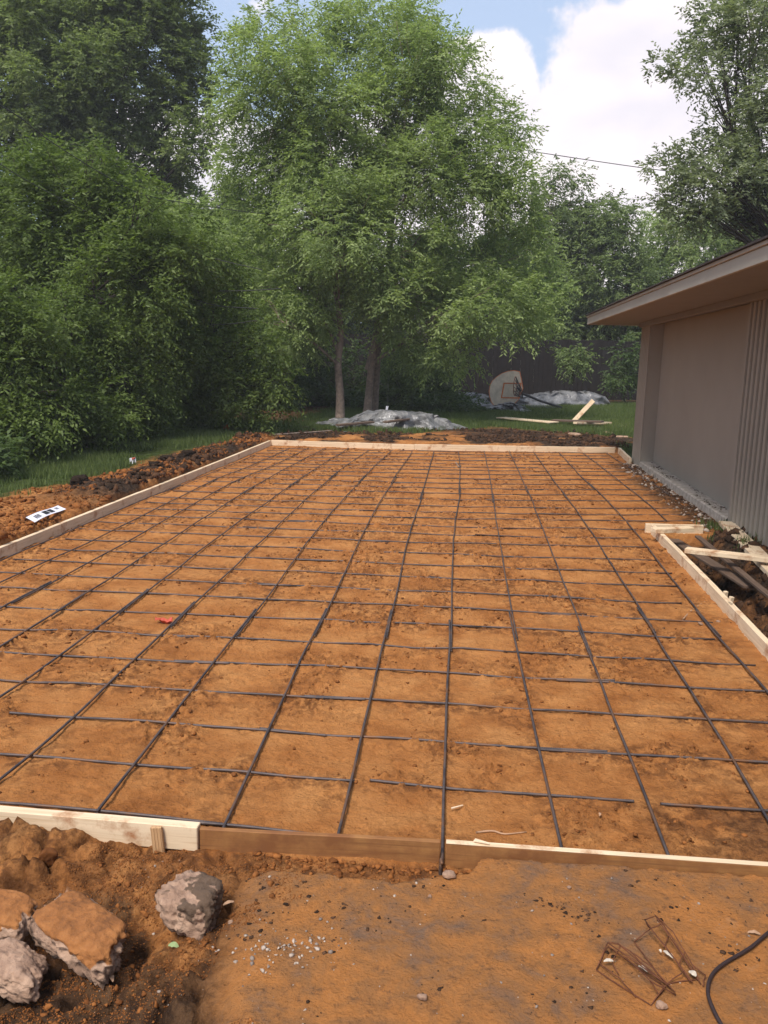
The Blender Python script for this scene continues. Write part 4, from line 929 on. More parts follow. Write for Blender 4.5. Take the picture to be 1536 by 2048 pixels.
# near live oak over the roof
B = PB([(1500,55,70),(1555,20,70),(1440,75,36),(1400,110,34),(1365,130,22),(1310,128,14),(1340,125,15),(1420,150,30),(1490,180,34),(1540,190,50),(1445,255,40),(1500,290,60),(1405,320,42),(1370,345,36),(1320,335,20),(1292,338,10),(1440,360,60),(1350,390,36),(1390,420,48),(1470,430,60),(1540,370,70),(1420,30,22),(1395,20,16),(1460,140,20),(1330,395,18),(1500,110,30),(1590,300,90),(1550,450,60),(1360,160,14),(1480,20,30)], 16, 13, 0.8)
tree('live_oak', 'grey-green live oak reaching in over the roof from the right edge', 'tree', (9.6, 16.8, 0), B, 'leaf_grey', 2500, 0.085, 0.038, 0.0, 44, 0.15, 'bark_dark', nb=20, twig=0.24)
# hedge of far trees closing the view
GH = 'far trees closing the view beyond the fence'
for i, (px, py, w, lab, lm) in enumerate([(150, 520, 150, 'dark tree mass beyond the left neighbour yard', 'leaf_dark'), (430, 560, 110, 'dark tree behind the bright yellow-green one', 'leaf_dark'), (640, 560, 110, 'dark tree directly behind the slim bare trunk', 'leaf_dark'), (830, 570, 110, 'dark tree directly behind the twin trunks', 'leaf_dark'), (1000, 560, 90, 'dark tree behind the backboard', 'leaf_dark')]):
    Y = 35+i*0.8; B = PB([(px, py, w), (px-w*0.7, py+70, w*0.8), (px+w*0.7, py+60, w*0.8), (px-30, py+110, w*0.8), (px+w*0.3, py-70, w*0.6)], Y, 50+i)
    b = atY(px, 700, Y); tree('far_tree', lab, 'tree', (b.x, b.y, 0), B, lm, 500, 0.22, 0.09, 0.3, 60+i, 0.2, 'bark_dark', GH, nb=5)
# shrubs under the trees
GS = 'shrubs in the shade under the trees'
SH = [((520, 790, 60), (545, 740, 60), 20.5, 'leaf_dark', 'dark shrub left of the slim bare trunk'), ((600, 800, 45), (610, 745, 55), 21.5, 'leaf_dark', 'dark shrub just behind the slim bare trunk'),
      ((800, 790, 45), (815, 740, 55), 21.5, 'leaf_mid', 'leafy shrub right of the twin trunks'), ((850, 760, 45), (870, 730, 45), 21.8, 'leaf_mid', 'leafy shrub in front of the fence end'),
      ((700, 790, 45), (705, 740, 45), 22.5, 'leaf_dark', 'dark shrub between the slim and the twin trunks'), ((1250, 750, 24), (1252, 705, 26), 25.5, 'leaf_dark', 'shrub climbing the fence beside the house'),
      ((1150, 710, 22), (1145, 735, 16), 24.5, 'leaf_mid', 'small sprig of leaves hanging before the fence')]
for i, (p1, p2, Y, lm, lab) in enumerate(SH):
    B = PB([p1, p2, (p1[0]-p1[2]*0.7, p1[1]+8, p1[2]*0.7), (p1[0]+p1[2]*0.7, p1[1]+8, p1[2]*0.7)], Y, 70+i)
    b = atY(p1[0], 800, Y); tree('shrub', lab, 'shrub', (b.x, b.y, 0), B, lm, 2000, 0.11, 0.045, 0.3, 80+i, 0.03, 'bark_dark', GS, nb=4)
# low leafy cover on the shaded ground
def low_cover():
    r = np.random.default_rng(77); B = []
    for k in range(90):
        if k < 45: y = r.uniform(8.5, 19); x = xL(y)-2.1-r.random()*2.4-0.05*(y-8)
        else: x = r.uniform(-7, 0.2); y = 20.2-0.25*x*0+r.random()*3.2
        s = 0.16+0.2*r.random(); B.append((x, y, 0.10+s*0.4, s*1.6, s*1.5, s*0.8))
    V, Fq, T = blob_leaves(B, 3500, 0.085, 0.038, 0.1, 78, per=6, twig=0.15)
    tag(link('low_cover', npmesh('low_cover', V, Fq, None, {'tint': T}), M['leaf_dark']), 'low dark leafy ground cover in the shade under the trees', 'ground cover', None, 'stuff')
low_cover()

# ------------------------------------------------------------------ grass
def grass():
    r = np.random.default_rng(8); n = 420000
    # left strip, back lawn (denser near)
    x1 = -6.6+r.random(n//3)*3.4; y1 = 6.4+r.random(n//3)*9.5
    x2 = -6+r.random(n)*13; y2 = 14.3+r.random(n)**1.2*13
    x3 = 2.3+r.random(9000)*0.6; y3 = 6.0+r.random(9000)*2.6
    x = np.r_[x1, x2, x3]; y = np.r_[y1, y2, y3]; z, lo, tu, co, mo = height(x, y)
    patch = fbm(x*1.1, y*1.1, 400, 4); k = (r.random(len(x)) < np.clip(tu, 0, 1)**1.5*np.where(x < -3, 1.15*sst(0.36, 0.62, patch), 0.35+0.9*sst(0.35, 0.6, patch))) & (r.random(len(x)) > lo*0.9)
    k[-9000:] = (r.random(9000) < 0.25*sst(0.52, 0.62, fbm(x3*4, y3*4, 410, 3))) & (x3 > 2.35)
    x, y, z = x[k], y[k], z[k]; n = len(x); patch = patch[k]
    h = (0.035+0.07*r.random(n))*(0.7+0.6*patch); w = (0.003+0.003*r.random(n))*(1+0.05*y); a = r.random(n)*6.283; ln = 0.5*h*r.random(n); b = r.random(n)*6.283
    dx, dy = np.cos(a)*w, np.sin(a)*w; P0 = np.stack([x-dx, y-dy, z-.005], 1); P1 = np.stack([x+dx, y+dy, z-.005], 1); P2 = np.stack([x+np.cos(b)*ln, y+np.sin(b)*ln, z+h], 1)
    V = np.stack([P0, P1, P2], 1).reshape(-1, 3); Fq = np.arange(len(V)).reshape(-1, 3)
    tag(link('grass', npmesh('grass', V, Fq, None, {'tint': np.clip(0.7*r.random(n)+0.5*(patch-0.35), 0, 1)}), M['grass']), 'short green grass of the lawn and the strip by the left trees', 'grass', None, 'stuff')
    print('grass', n)
grass()
print('leaves', LEAFN)
#@@PART3
# ------------------------------------------------------------------ broken concrete lumps
def rock(name, label, loc, dims, rz, tilt, seed, cover='dust', cuts=9, group=None, rough=0.10, sub=5):
    r = np.random.default_rng(seed); bm = bmesh.new(); bmesh.ops.create_icosphere(bm, subdivisions=sub, radius=1)
    U = np.array([v.co[:] for v in bm.verts]); U /= np.linalg.norm(U, axis=1)[:, None]; Fq = np.array([[v.index for v in f.verts] for f in bm.faces]); bm.free()
    nn = r.normal(size=(cuts, 3)); nn /= np.linalg.norm(nn, axis=1)[:, None]; nn = np.vstack([nn, [[0, 0, 1], [0, 0, -1], [1, 0.2, 0.1], [-1, 0.1, 0.2], [0.1, 1, 0.2], [0.1, -1, 0.1]]]); nn /= np.linalg.norm(nn, axis=1)[:, None]
    dd = np.r_[0.62+0.35*r.random(cuts), 0.62, 0.6, 0.8, 0.8, 0.8, 0.75]
    q = np.maximum(U@nn.T, 1e-3)/dd; rad = 1/(np.sum(q**9, axis=1)**(1/9))
    V = U*rad[:, None]
    n1 = fbm(V[:, 0]*3+V[:, 2]*2.1+9*seed, V[:, 1]*3-V[:, 2]*1.7, 500+seed, 5, 0.6)-0.5; n2 = fbm(V[:, 0]*11+V[:, 2]*6, V[:, 1]*11-V[:, 2]*7, 600+seed, 4, 0.65)-0.5
    nz_ = V[:, 2]/np.abs(V[:, 2]).max(); side = 1-sst(0.5, 0.8, nz_)*(0.8 if cover == 'soil' else 0.2)
    n3 = 1-np.abs(2*fbm(V[:, 0]*5+V[:, 2]*4, V[:, 1]*5+V[:, 2]*3, 700+seed, 4)-1)
    V = V*(1+(3.4*rough*n1+2.2*rough*n2-0.9*rough*sst(0.7, 1, n3))*side)[:, None]
    red = sst(0.42, 0.70, nz_+1.1*n1)*1.0 if cover == 'soil' else 0.25*sst(0.3, 0.8, nz_)
    grn = sst(0.30, 0.62, nz_*0.45+U[:, 0]*0.75+2.2*n1)*0.72 if cover == 'dark' else 0.42*sst(0.3, -0.5, nz_)
    V = V*np.array(dims)/2; me = npmesh(name, V, Fq, {'cover': np.stack([red, grn, 0*red, 0*red+1], 1)})
    o = link(name, me, M['rubble'], smooth=False); o.location = loc; o.rotation_euler = (tilt[0], tilt[1], rz); return tag(o, label, 'concrete rubble', group)
GRB = 'lumps of broken concrete'
p = at(380, 1828, 0.05); rock('concrete_lump', 'grey-topped blocky concrete lump standing alone on the soil', (p.x, p.y+0.015, 0.066), (0.25, 0.22, 0.205), -0.35, (0.12, -0.05), 3, 'dark', group=GRB)
p = at(150, 1880, 0.06); rock('concrete_slab_piece', 'largest broken concrete piece with orange soil caked on its top', (p.x+0.0, p.y+0.035, 0.058), (0.36, 0.22, 0.16), -0.42, (0.12, 0.08), 12, 'soil', 3, GRB, 0.14)
p = at(12, 1830, 0.06); rock('concrete_slab_piece', 'concrete piece at the left edge, behind the soil-capped one', (p.x-0.02, p.y+0.02, 0.05), (0.24, 0.18, 0.13), -0.3, (0.15, 0.0), 17, 'soil', 7, GRB)
p = at(28, 1925, 0.04); rock('concrete_slab_piece', 'lowest concrete piece at the left edge, partly under the big one', (p.x-0.01, p.y, 0.02), (0.24, 0.18, 0.12), -0.2, (0.1, 0.0), 23, 'dust', 7, GRB)
p = at(95, 1715, 0.05); rock('soil_clod', 'upright orange clod in the dug soil behind the concrete pieces', (p.x, p.y, 0.05), (0.07, 0.05, 0.10), 0.5, (0.1, 0.3), 31, 'soil', 7, None, 0.12, 4)
bpy.data.objects['soil_clod'].data.materials[0] = M['clod']; tag(bpy.data.objects['soil_clod'], None, 'soil clod')
# broken slab chips at the edge of the slab
for i, (px, py, d, lab) in enumerate([(897, 1752, (0.055, 0.04, 0.03), 'loose grey chip at the notch of the slab edge'), (733, 1748, (0.035, 0.03, 0.025), 'small whitish stone on the lip of the slab edge'), (1322, 2012, (0.034, 0.03, 0.022), 'grey stone beside the left rusty wire chair'), (845, 1993, (0.030, 0.024, 0.018), 'dark grey pebble low in the middle of the slab'), (860, 1791, (0.016, 0.014, 0.010), 'small white pebble on the slab below the notch'), (1138, 1774, (0.02, 0.016, 0.010), 'small brown stone on the slab behind the wire chairs'), (461, 1826, (0.018, 0.018, 0.012), 'white-grey stone right beside the grey-topped concrete lump')]):
    p = at(px, py, 0.07); rock('stone', lab, (p.x, p.y, hz(p.x, p.y)+d[2]*0.35), d, i*1.1, (0, 0), 40+i, 'dust', 7, 'small stones on the slab', 0.08, 3)

# ------------------------------------------------------------------ rusty wire chairs
def wirep(L_, z): return [at(x, y, zz if zz is not None else z) for x, y, zz in L_]
def chair_support(paths, label):
    base = at(*paths[0][0][:2], 0.07); root = empty('wire_chair', base); tag(root, label, 'wire support', 'rusty wire bar supports')
    for i, p in enumerate(paths):
        A = Acc(); Q = [at(x, y, z)-base for x, y, z in p]; Q2 = []
        rr = random.Random(i*7+len(label))
        for a_, b_ in zip(Q[:-1], Q[1:]):
            for k in range(4): t = k/4; Q2.append(a_.lerp(b_, t)+Vector((rr.uniform(-1, 1), rr.uniform(-1, 1), rr.uniform(0, 1)))*0.0015)
        Q2.append(Q[-1]); A.tube(Q2, 0.0017, 6); link('wire', A.mesh('wire'), M['rust'], root)
zA = 0.068
chair_support([[(1193,1940,zA),(1303,2012,zA),(1330,1975,zA),(1215,1893,zA),(1193,1940,zA)], [(1215,1886,.11),(1333,1968,.085),(1303,2010,zA)], [(1236,1888,.105),(1343,1978,.07)], [(1215,1886,.11),(1236,1888,.105),(1262,1905,.10),(1322,1965,.08)], [(1193,1940,zA),(1215,1886,.11)]], 'left rusty wire bar support lying on the slab')
chair_support([[(1225,1900,.09),(1262,1925,.085),(1300,1962,.10),(1352,1990,.07)],[(1200,1928,.075),(1240,1958,.08),(1272,1995,.07)],[(1240,1892,.10),(1225,1925,.08),(1238,1950,.07)],[(1300,1962,.10),(1318,1990,.07)],[(1262,1905,.10),(1305,1935,.095),(1350,1984,.075)]], 'thin rusty wire offcut tangled in the left bar support')
chair_support([[(1318,1838,.10),(1350,1885,.10),(1398,1962,.07)],[(1296,1850,.10),(1340,1905,.09),(1380,1962,.075)],[(1326,1848,.10),(1338,1872,.08),(1328,1895,.07)],[(1370,1905,.09),(1358,1930,.08)],[(1385,1930,.08),(1410,1950,.07),(1406,1972,.07)]], 'thin rusty wire offcut tangled in the right bar support')
chair_support([[(1268,1885,zA),(1333,1969,zA),(1398,1958,zA)], [(1268,1885,zA),(1300,1858,.09),(1289,1840,.11),(1385,1965,.075)], [(1289,1840,.11),(1311,1832,.11),(1402,1968,.07)], [(1311,1832,.11),(1345,1862,.10),(1382,1925,.085),(1400,1966,.07)], [(1300,1858,.09),(1326,1848,.10)], [(1333,1969,zA),(1368,1942,.09)]], 'right rusty wire bar support lying on the slab')
# paper shreds caught in the wire
def shred(px, py, w, h, rz, m, name, label, cat, z=0.074, group=None, curl=0.004):
    p = at(px, py, z); bm = bmesh.new(); rr = random.Random(int(px*7+py)); n = 6; pts = []
    top = []; bot = []
    for i in range(n+1):
        t = i/n; x = (t-0.5)*w; hw = h*0.5*max(0.25, math.sin(math.pi*(0.08+0.84*t)))*(0.85+0.3*rr.random()); z_ = curl*math.sin(t*3.1)+rr.uniform(-1, 1)*curl*0.2
        top.append((x, hw, z_+curl*0.4)); bot.append((x, -hw, z_))
    for lay in (0, 0.0009):
        vt = [bm.verts.new((a[0], a[1], a[2]+lay)) for a in top]; vb = [bm.verts.new((a[0], a[1], a[2]+lay)) for a in bot]
        for i in range(n): bm.faces.new((vb[i], vb[i+1], vt[i+1], vt[i]) if lay else (vt[i], vt[i+1], vb[i+1], vb[i]))
    o = link(name, bm_mesh(bm, name), M[m]); o.location = p; o.rotation_euler.z = rz; return tag(o, label, cat, group)
for px, py, w, h, rz, lab in [(1217,1923,.026,.010,0.1,'white paper scrap inside the left wire support'), (1286,1938,.028,.010,-0.8,'pale paper scrap against the middle of the left wire support'), (1320,1903,.012,.006,-1.2,'tiny white scrap at the top of the right wire support'), (1337,1910,.034,.012,-0.9,'tan paper scrap inside the right wire support'), (1385,1948,.022,.016,-0.8,'white paper scrap at the low end of the right wire support')]:
    shred(px, py, w, h, rz, 'scrap', 'paper_scrap', lab, 'paper scrap', 0.082, 'paper scraps by the wire supports')

# ------------------------------------------------------------------ cable on the slab
A = Acc(); A.tube(spline([at(x, y, 0.075) for x, y in [(1580,1835),(1536,1866),(1500,1896),(1447,1928),(1423,1952),(1416,1985),(1428,2022),(1450,2062),(1470,2100)]], 60), 0.0052, 10)
tag(link('cable', A.mesh('cable'), M['cable'], smooth=True), 'dark cable curving over the slab at the lower right', 'cable')

# ------------------------------------------------------------------ leaves and splinters on the ground
for px, py, w, h, rz, m, lab in [(347,1893,.032,.018,-0.2,'greenleaf','pale green leaf below the grey-topped concrete lump'), (223,1957,.032,.012,-0.9,'dryleaf','dry brown leaf below the largest concrete piece'), (253,2008,.030,.011,0.9,'dryleaf','dry tan leaf nearest the bottom of the picture'), (1508,1868,.034,.010,-0.2,'dryleaf','dry leaf beside the dark cable'), (457,1808,.034,.010,0.6,'dryleaf','curled dry leaf touching the right of the grey-topped concrete lump'), (1200,1630,.02,.010,1.2,'dryleaf','dry leaf on the pad before the right near board')]:
    p_ = at(px, py, 0.03); shred(px, py, w, h, rz, m, 'leaf', lab, 'leaf', hz(p_.x, p_.y)+0.004 if px not in (457,) else 0.07, 'stray leaves on the ground', 0.006)
def stick(pts, r0, m, name, label, cat, group=None, z=None, seg=16, nseg=6):
    A = Acc(); Q = []
    for q in pts:
        p = at(q[0], q[1], 0.0); zz = hz(p.x, p.y)+r0 if len(q) == 2 else q[2]; p = at(q[0], q[1], zz); Q.append(p)
    A.tube(spline(Q, seg), np.linspace(r0, r0*0.6, seg), nseg); return tag(link(name, A.mesh(name), M[m]), label, cat, group)
GSx = 'splinters and twigs on the ground'
def splinter(px0, py0, px1, py1, w, z, label):
    a = at(px0, py0, z); b = at(px1, py1, z); d = b-a; bm = bmesh.new(); add_hexa(bm, [(0, -w/2, 0), (d.length, -w*0.2, 0), (d.length*0.97, w*0.2, 0), (d.length*0.05, w/2, 0), (0, -w/2, .004), (d.length, -w*0.2, .003), (d.length*0.97, w*0.2, .003), (d.length*0.05, w/2, .004)])
    o = link('splinter', bm_mesh(bm, 'splinter'), M['splinter']); o.location = a; o.rotation_euler.z = math.atan2(d.y, d.x); tag(o, label, 'wood splinter', GSx)
splinter(902, 1618, 926, 1611, 0.007, 0.012, 'pale splinter lying on the soil right of the bar at the board joint')
splinter(948, 1681, 979, 1688, 0.016, 0.092, 'pale splinter resting across the clean pale board edge')
stick([(952,1665),(985,1662),(1010,1668),(1053,1664)], 0.004, 'dryleaf', 'twig', 'thin crooked twig lying just behind the near right board', 'twig', GSx)
stick([(1365,1240),(1382,1222),(1410,1203)], 0.006, 'dryleaf', 'twig', 'forked twig across the rightmost long bar', 'twig', GSx)
stick([(1285,1258),(1310,1259),(1330,1256)], 0.006, 'bark_dark', 'twig', 'short dark stick beside the long bars at the right', 'twig', GSx)
stick([(912,925),(918,934),(922,930)], 0.009, 'bark', 'twig', 'curled brown root scrap near the far end of the pad', 'twig', GSx)
stick([(30,982),(95,978),(150,972),(190,971)], 0.012, 'bark', 'fallen_branch', 'long thin bare branch lying on the soil at the left', 'branch', GSx)
stick([(20,975),(60,960),(95,948),(100,952)], 0.008, 'bark', 'fallen_branch', 'forked grey branch in the grass at the left edge', 'branch', GSx)
stick([(540,870,0.10),(600,866,0.12),(665,861,0.14)], 0.018, 'bark', 'fallen_branch', 'pale pole lying behind the far left corner of the pad', 'branch', GSx)
for i, (px, py, lab) in enumerate([(1450, 1192, 'short pale stake top in the trench, the farther of two'), (1461, 1203, 'short pale stake top in the trench, the nearer of two')]):
    p = at(px, py, 0.0); bm = bmesh.new(); add_box(bm, (-0.014, -0.012, -0.16), (0.014, 0.012, 0.035)); bmesh.ops.bevel(bm, geom=list(bm.edges), offset=0.002, segments=1, affect='EDGES')
    o = link('wooden_stake', bm_mesh(bm, 'wooden_stake'), M['splinter']); o.location = (max(p.x, xRb(p.y)+0.06), p.y, 0.0); o.rotation_euler = (0.1, 0.15*i, 0.4); tag(o, lab, 'stake')
for px, py, w, h, lab in [(1400,1250,.045,.03,'pale stone chip left of the rightmost long bar'), (1436,1246,.04,.025,'pale stone chip between the last bar and the trench board'), (1527,1266,.04,.03,'pale stone chip in the dark trench soil')]:
    p = at(px, py, 0.0); rock('stone', lab, (p.x, p.y, hz(p.x, p.y)+0.006), (w, w*0.7, h*0.6), px*0.1, (0.2, 0), px % 17+50, 'dust', 7, 'pale stone chips at the right of the pad', 0.06, 3)

# red flagging scrap on the pad
p = at(328, 1243, 0.01); bm = bmesh.new(); rr = random.Random(5)
gr = [[bm.verts.new(((i/7-0.5)*0.10, (j/4-0.5)*0.05*(0.5+0.7*math.sin(3.1*(i+0.5)/8)), 0.004+0.022*math.sin(2.4*i/7*2+j)*math.sin(3.1*j/4+0.3)+rr.uniform(0, 0.012))) for j in range(5)] for i in range(8)]
for i in range(7):
    for j in range(4): bm.faces.new((gr[i][j], gr[i+1][j], gr[i+1][j+1], gr[i][j+1]))
o = link('flagging_scrap', bm_mesh(bm, 'flagging_scrap'), M['flag']); sm = o.modifiers.new('s', 'SOLIDIFY'); sm.thickness = 0.0012; o.location = p; o.rotation_euler.z = 0.2; tag(o, 'crumpled red plastic scrap lying between the bars on the pad', 'plastic scrap')

# lumber tag with printed blocks
def lumber_tag():
    p = at(94, 1035, 0.13); root = empty('paper_tag', p); tag(root, 'white printed lumber tag with barcode lying on the soil at the left', 'paper tag')
    a = at(62, 1048, 0.13); b = at(125, 1020, 0.13); ang = math.atan2((b-a).y, (b-a).x); W = (b-a).length; H = 0.075
    def zf(u, v): return 0.006*math.sin(u*5.0)+0.004*math.sin(v*2+u*3)+0.035*v
    def sheet(u0, u1, v0, v1, lift, m, name, parent, nx=12, ny=4):
        bm = bmesh.new(); g = [[bm.verts.new(((u0+(u1-u0)*i/nx-0.5)*W, (v0+(v1-v0)*j/ny-0.5)*H, zf(u0+(u1-u0)*i/nx, v0+(v1-v0)*j/ny)+lift)) for j in range(ny+1)] for i in range(nx+1)]
        for i in range(nx):
            for j in range(ny): bm.faces.new((g[i][j], g[i+1][j], g[i+1][j+1], g[i][j+1]))
        return link(name, bm_mesh(bm, name), M[m], parent)
    s_ = sheet(0, 1, 0, 1, 0, 'paper', 'sheet', root); s_.modifiers.new('s', 'SOLIDIFY').thickness = 0.001
    sheet(0.40, 0.54, 0.18, 0.80, 0.003, 'ink', 'printed_block', root, 4, 3); sheet(0.57, 0.70, 0.20, 0.84, 0.003, 'ink', 'printed_block', root, 4, 3)
    bar = None
    for k in range(9):
        u = 0.13+k*0.018; sheet(u, u+(0.006 if k % 3 else 0.011), 0.2, 0.7, 0.003, 'ink', 'barcode_bar', root, 1, 2)
    for k in range(4): sheet(0.80, 0.90-0.01*(k % 2), 0.45+k*0.1, 0.49+k*0.1, 0.003, 'ink', 'text_line', root, 2, 1)
    root.rotation_euler.z = ang; root.location.z = hz(p.x, p.y)+0.045
lumber_tag()

# survey flags
def flag(px, py, py_top, w, col_, label, white=False):
    b = at(px, py, 0.05); b.z = hz(b.x, b.y); root = empty('survey_flag', b); tag(root, label, 'flag', 'small survey flags at the left')
    t = atY(px+6, py_top, b.y); H = t.z-b.z
    A = Acc(); A.tube([(0, 0, -0.05), (0.005, 0, H*0.5), (0.02, 0, H)], 0.002, 6); link('flag_pole', A.mesh('flag_pole'), M['steel'], root)
    bm = bmesh.new(); n = 5; g = [[bm.verts.new((0.02-w*i/n, 0.012*math.sin(i*1.9), H-j/3*w*0.9-0.25*w*i/n)) for j in range(4)] for i in range(n+1)]
    for i in range(n):
        for j in range(3): bm.faces.new((g[i][j], g[i+1][j], g[i+1][j+1], g[i][j+1]))
    o = link('pennant', bm_mesh(bm, 'pennant'), M[col_], root); o.modifiers.new('s', 'SOLIDIFY').thickness = 0.001
    if white:
        bm = bmesh.new(); g = [bm.verts.new((0.02-w*a_, 0.012*math.sin(a_*n*1.9)-0.004, H-b_*w*0.9-0.25*w*a_)) for a_, b_ in ((0.05, 0.0), (0.6, 0.0), (0.5, 0.35), (0.1, 0.3))]; bm.faces.new(g)
        c = link('red_patch', bm_mesh(bm, 'red_patch'), M['flag'], root); c['label'] = 'red corner of the white pennant'
flag(269, 935, 914, 0.085, 'paper', 'small white and red flag in the grass outside the left boards', True)
flag(456, 868, 848, 0.10, 'orange', 'small orange flag in the shade near the far left corner')
p = atY(772, 822, 17.6)
bm = bmesh.new(); add_hexa(bm, [(-0.02, -0.002, -0.16), (0.015, -0.002, -0.16), (0.015, 0.002, -0.16), (-0.02, 0.002, -0.16), (0.0, -0.002, 0), (0.05, -0.002, 0), (0.05, 0.002, 0), (0.0, 0.002, 0)])
A = Acc(); A.tube([(0.03, 0, -0.02), (0.03, 0, 0.55)], 0.004, 5); root = empty('hanging_tag', p); tag(root, 'small white strip hanging by a cord near the twin trunks', 'hanging strip')
link('strip', bm_mesh(bm, 'strip'), M['paper'], root); link('cord', A.mesh('cord'), M['steel'], root); root.location.z = max(p.z+0.1, 0.3)

# ------------------------------------------------------------------ plastic sheets
def sheet_heap(name, label, cx, cy, L_, W_, H_, ang, seed, prof, group=None, m='plastic'):
    n, k = 110, 44; u = np.linspace(-1, 1, n); v = np.linspace(-1, 1, k); U_, V_ = np.meshgrid(u, v)
    x = U_*L_/2; y = V_*W_/2; e = 1-np.maximum(np.abs(U_), np.abs(V_))
    h = np.interp(U_, *prof)*H_*sst(0.02, 0.55, 1-np.abs(V_)); big = fbm(x*2.2+seed, y*2.2, seed, 4)-0.5
    fold = np.abs(2*fbm(x*3.5+3*big, y*1.6, seed+5, 4)-1); h = h*(1+0.5*big)+0.10*(0.5-fold)*sst(0, 0.25, e)*(0.35+h/H_)+0.01
    x = x+0.12*(fbm(U_*4, V_*4, seed+9, 3)-0.5)*(1-e)*3; y = y+0.14*(fbm(U_*5, V_*5, seed+11, 3)-0.5)*3
    c, s_ = math.cos(ang), math.sin(ang); X = cx+x*c-y*s_; Y = cy+x*s_+y*c; Z = height(X.ravel(), Y.ravel())[0].reshape(X.shape)+np.maximum(h, 0.006+0.012*fbm(U_*9, V_*9, seed+3, 2))
    V = np.stack([X-cx, Y-cy, Z], -1).reshape(-1, 3); i = np.arange(k-1)[:, None]*n+np.arange(n-1)[None]; Fq = np.stack([i, i+1, i+n+1, i+n], -1).reshape(-1, 4)
    o = link(name, npmesh(name, V, Fq), M[m], smooth=True); o.location = (cx, cy, 0); return tag(o, label, 'plastic sheet', group)
a = at(642, 866, 0.05); b = at(890, 858, 0.05)
sheet_heap('plastic_sheet', 'crumpled clear plastic sheet over a low heap before the bare trunks', (a.x+b.x)/2, (a.y+b.y)/2+0.45, (b-a).length*1.02, 1.5, 0.26, math.atan2((b-a).y, (b-a).x), 3, ([-1, -0.7, -0.45, -0.2, 0.1, 0.5, 0.8, 1], [0.25, 0.5, 0.45, 1.0, 1.0, 0.85, 0.5, 0.1]))
a = at(878, 815, 0.05); b = at(1195, 811, 0.05)
sheet_heap('plastic_sheet', 'grey plastic sheet over a long pile in front of the fence', (a.x+b.x)/2, (a.y+b.y)/2-0.1, (b-a).length*1.04, 1.0, 0.30, math.atan2((b-a).y, (b-a).x), 8, ([-1, -0.9, -0.4, -0.25, 0.1, 0.3, 0.8, 0.93, 1], [0.6, 0.9, 0.85, 0.75, 0.75, 0.95, 1.1, 0.9, 0.05]))
p = at(1030, 822, 0.05)
sheet_heap('plastic_sheet', 'small white tail of plastic sheet at the foot of the backboard', p.x-0.2, p.y-0.1, 1.0, 0.5, 0.16, 0.1, 15, ([-1, -0.3, 0.2, 0.6, 1], [0.05, 0.7, 1.0, 0.6, 0.05]))

# boards of the pile by the near sheet
for i, (x0, y0, x1, y1, z, lab) in enumerate([(675, 852, 745, 848, 0.2, 'dark old board sticking out of the near plastic sheet, left one'), (770, 846, 815, 842, 0.24, 'old board end showing behind the near plastic sheet')]):
    flat_board('old_plank', at(x0, y0, z), at(x1, y1, z), 0.12, 0.03, M['old_x'], lab, 'plank', z, z+0.02)

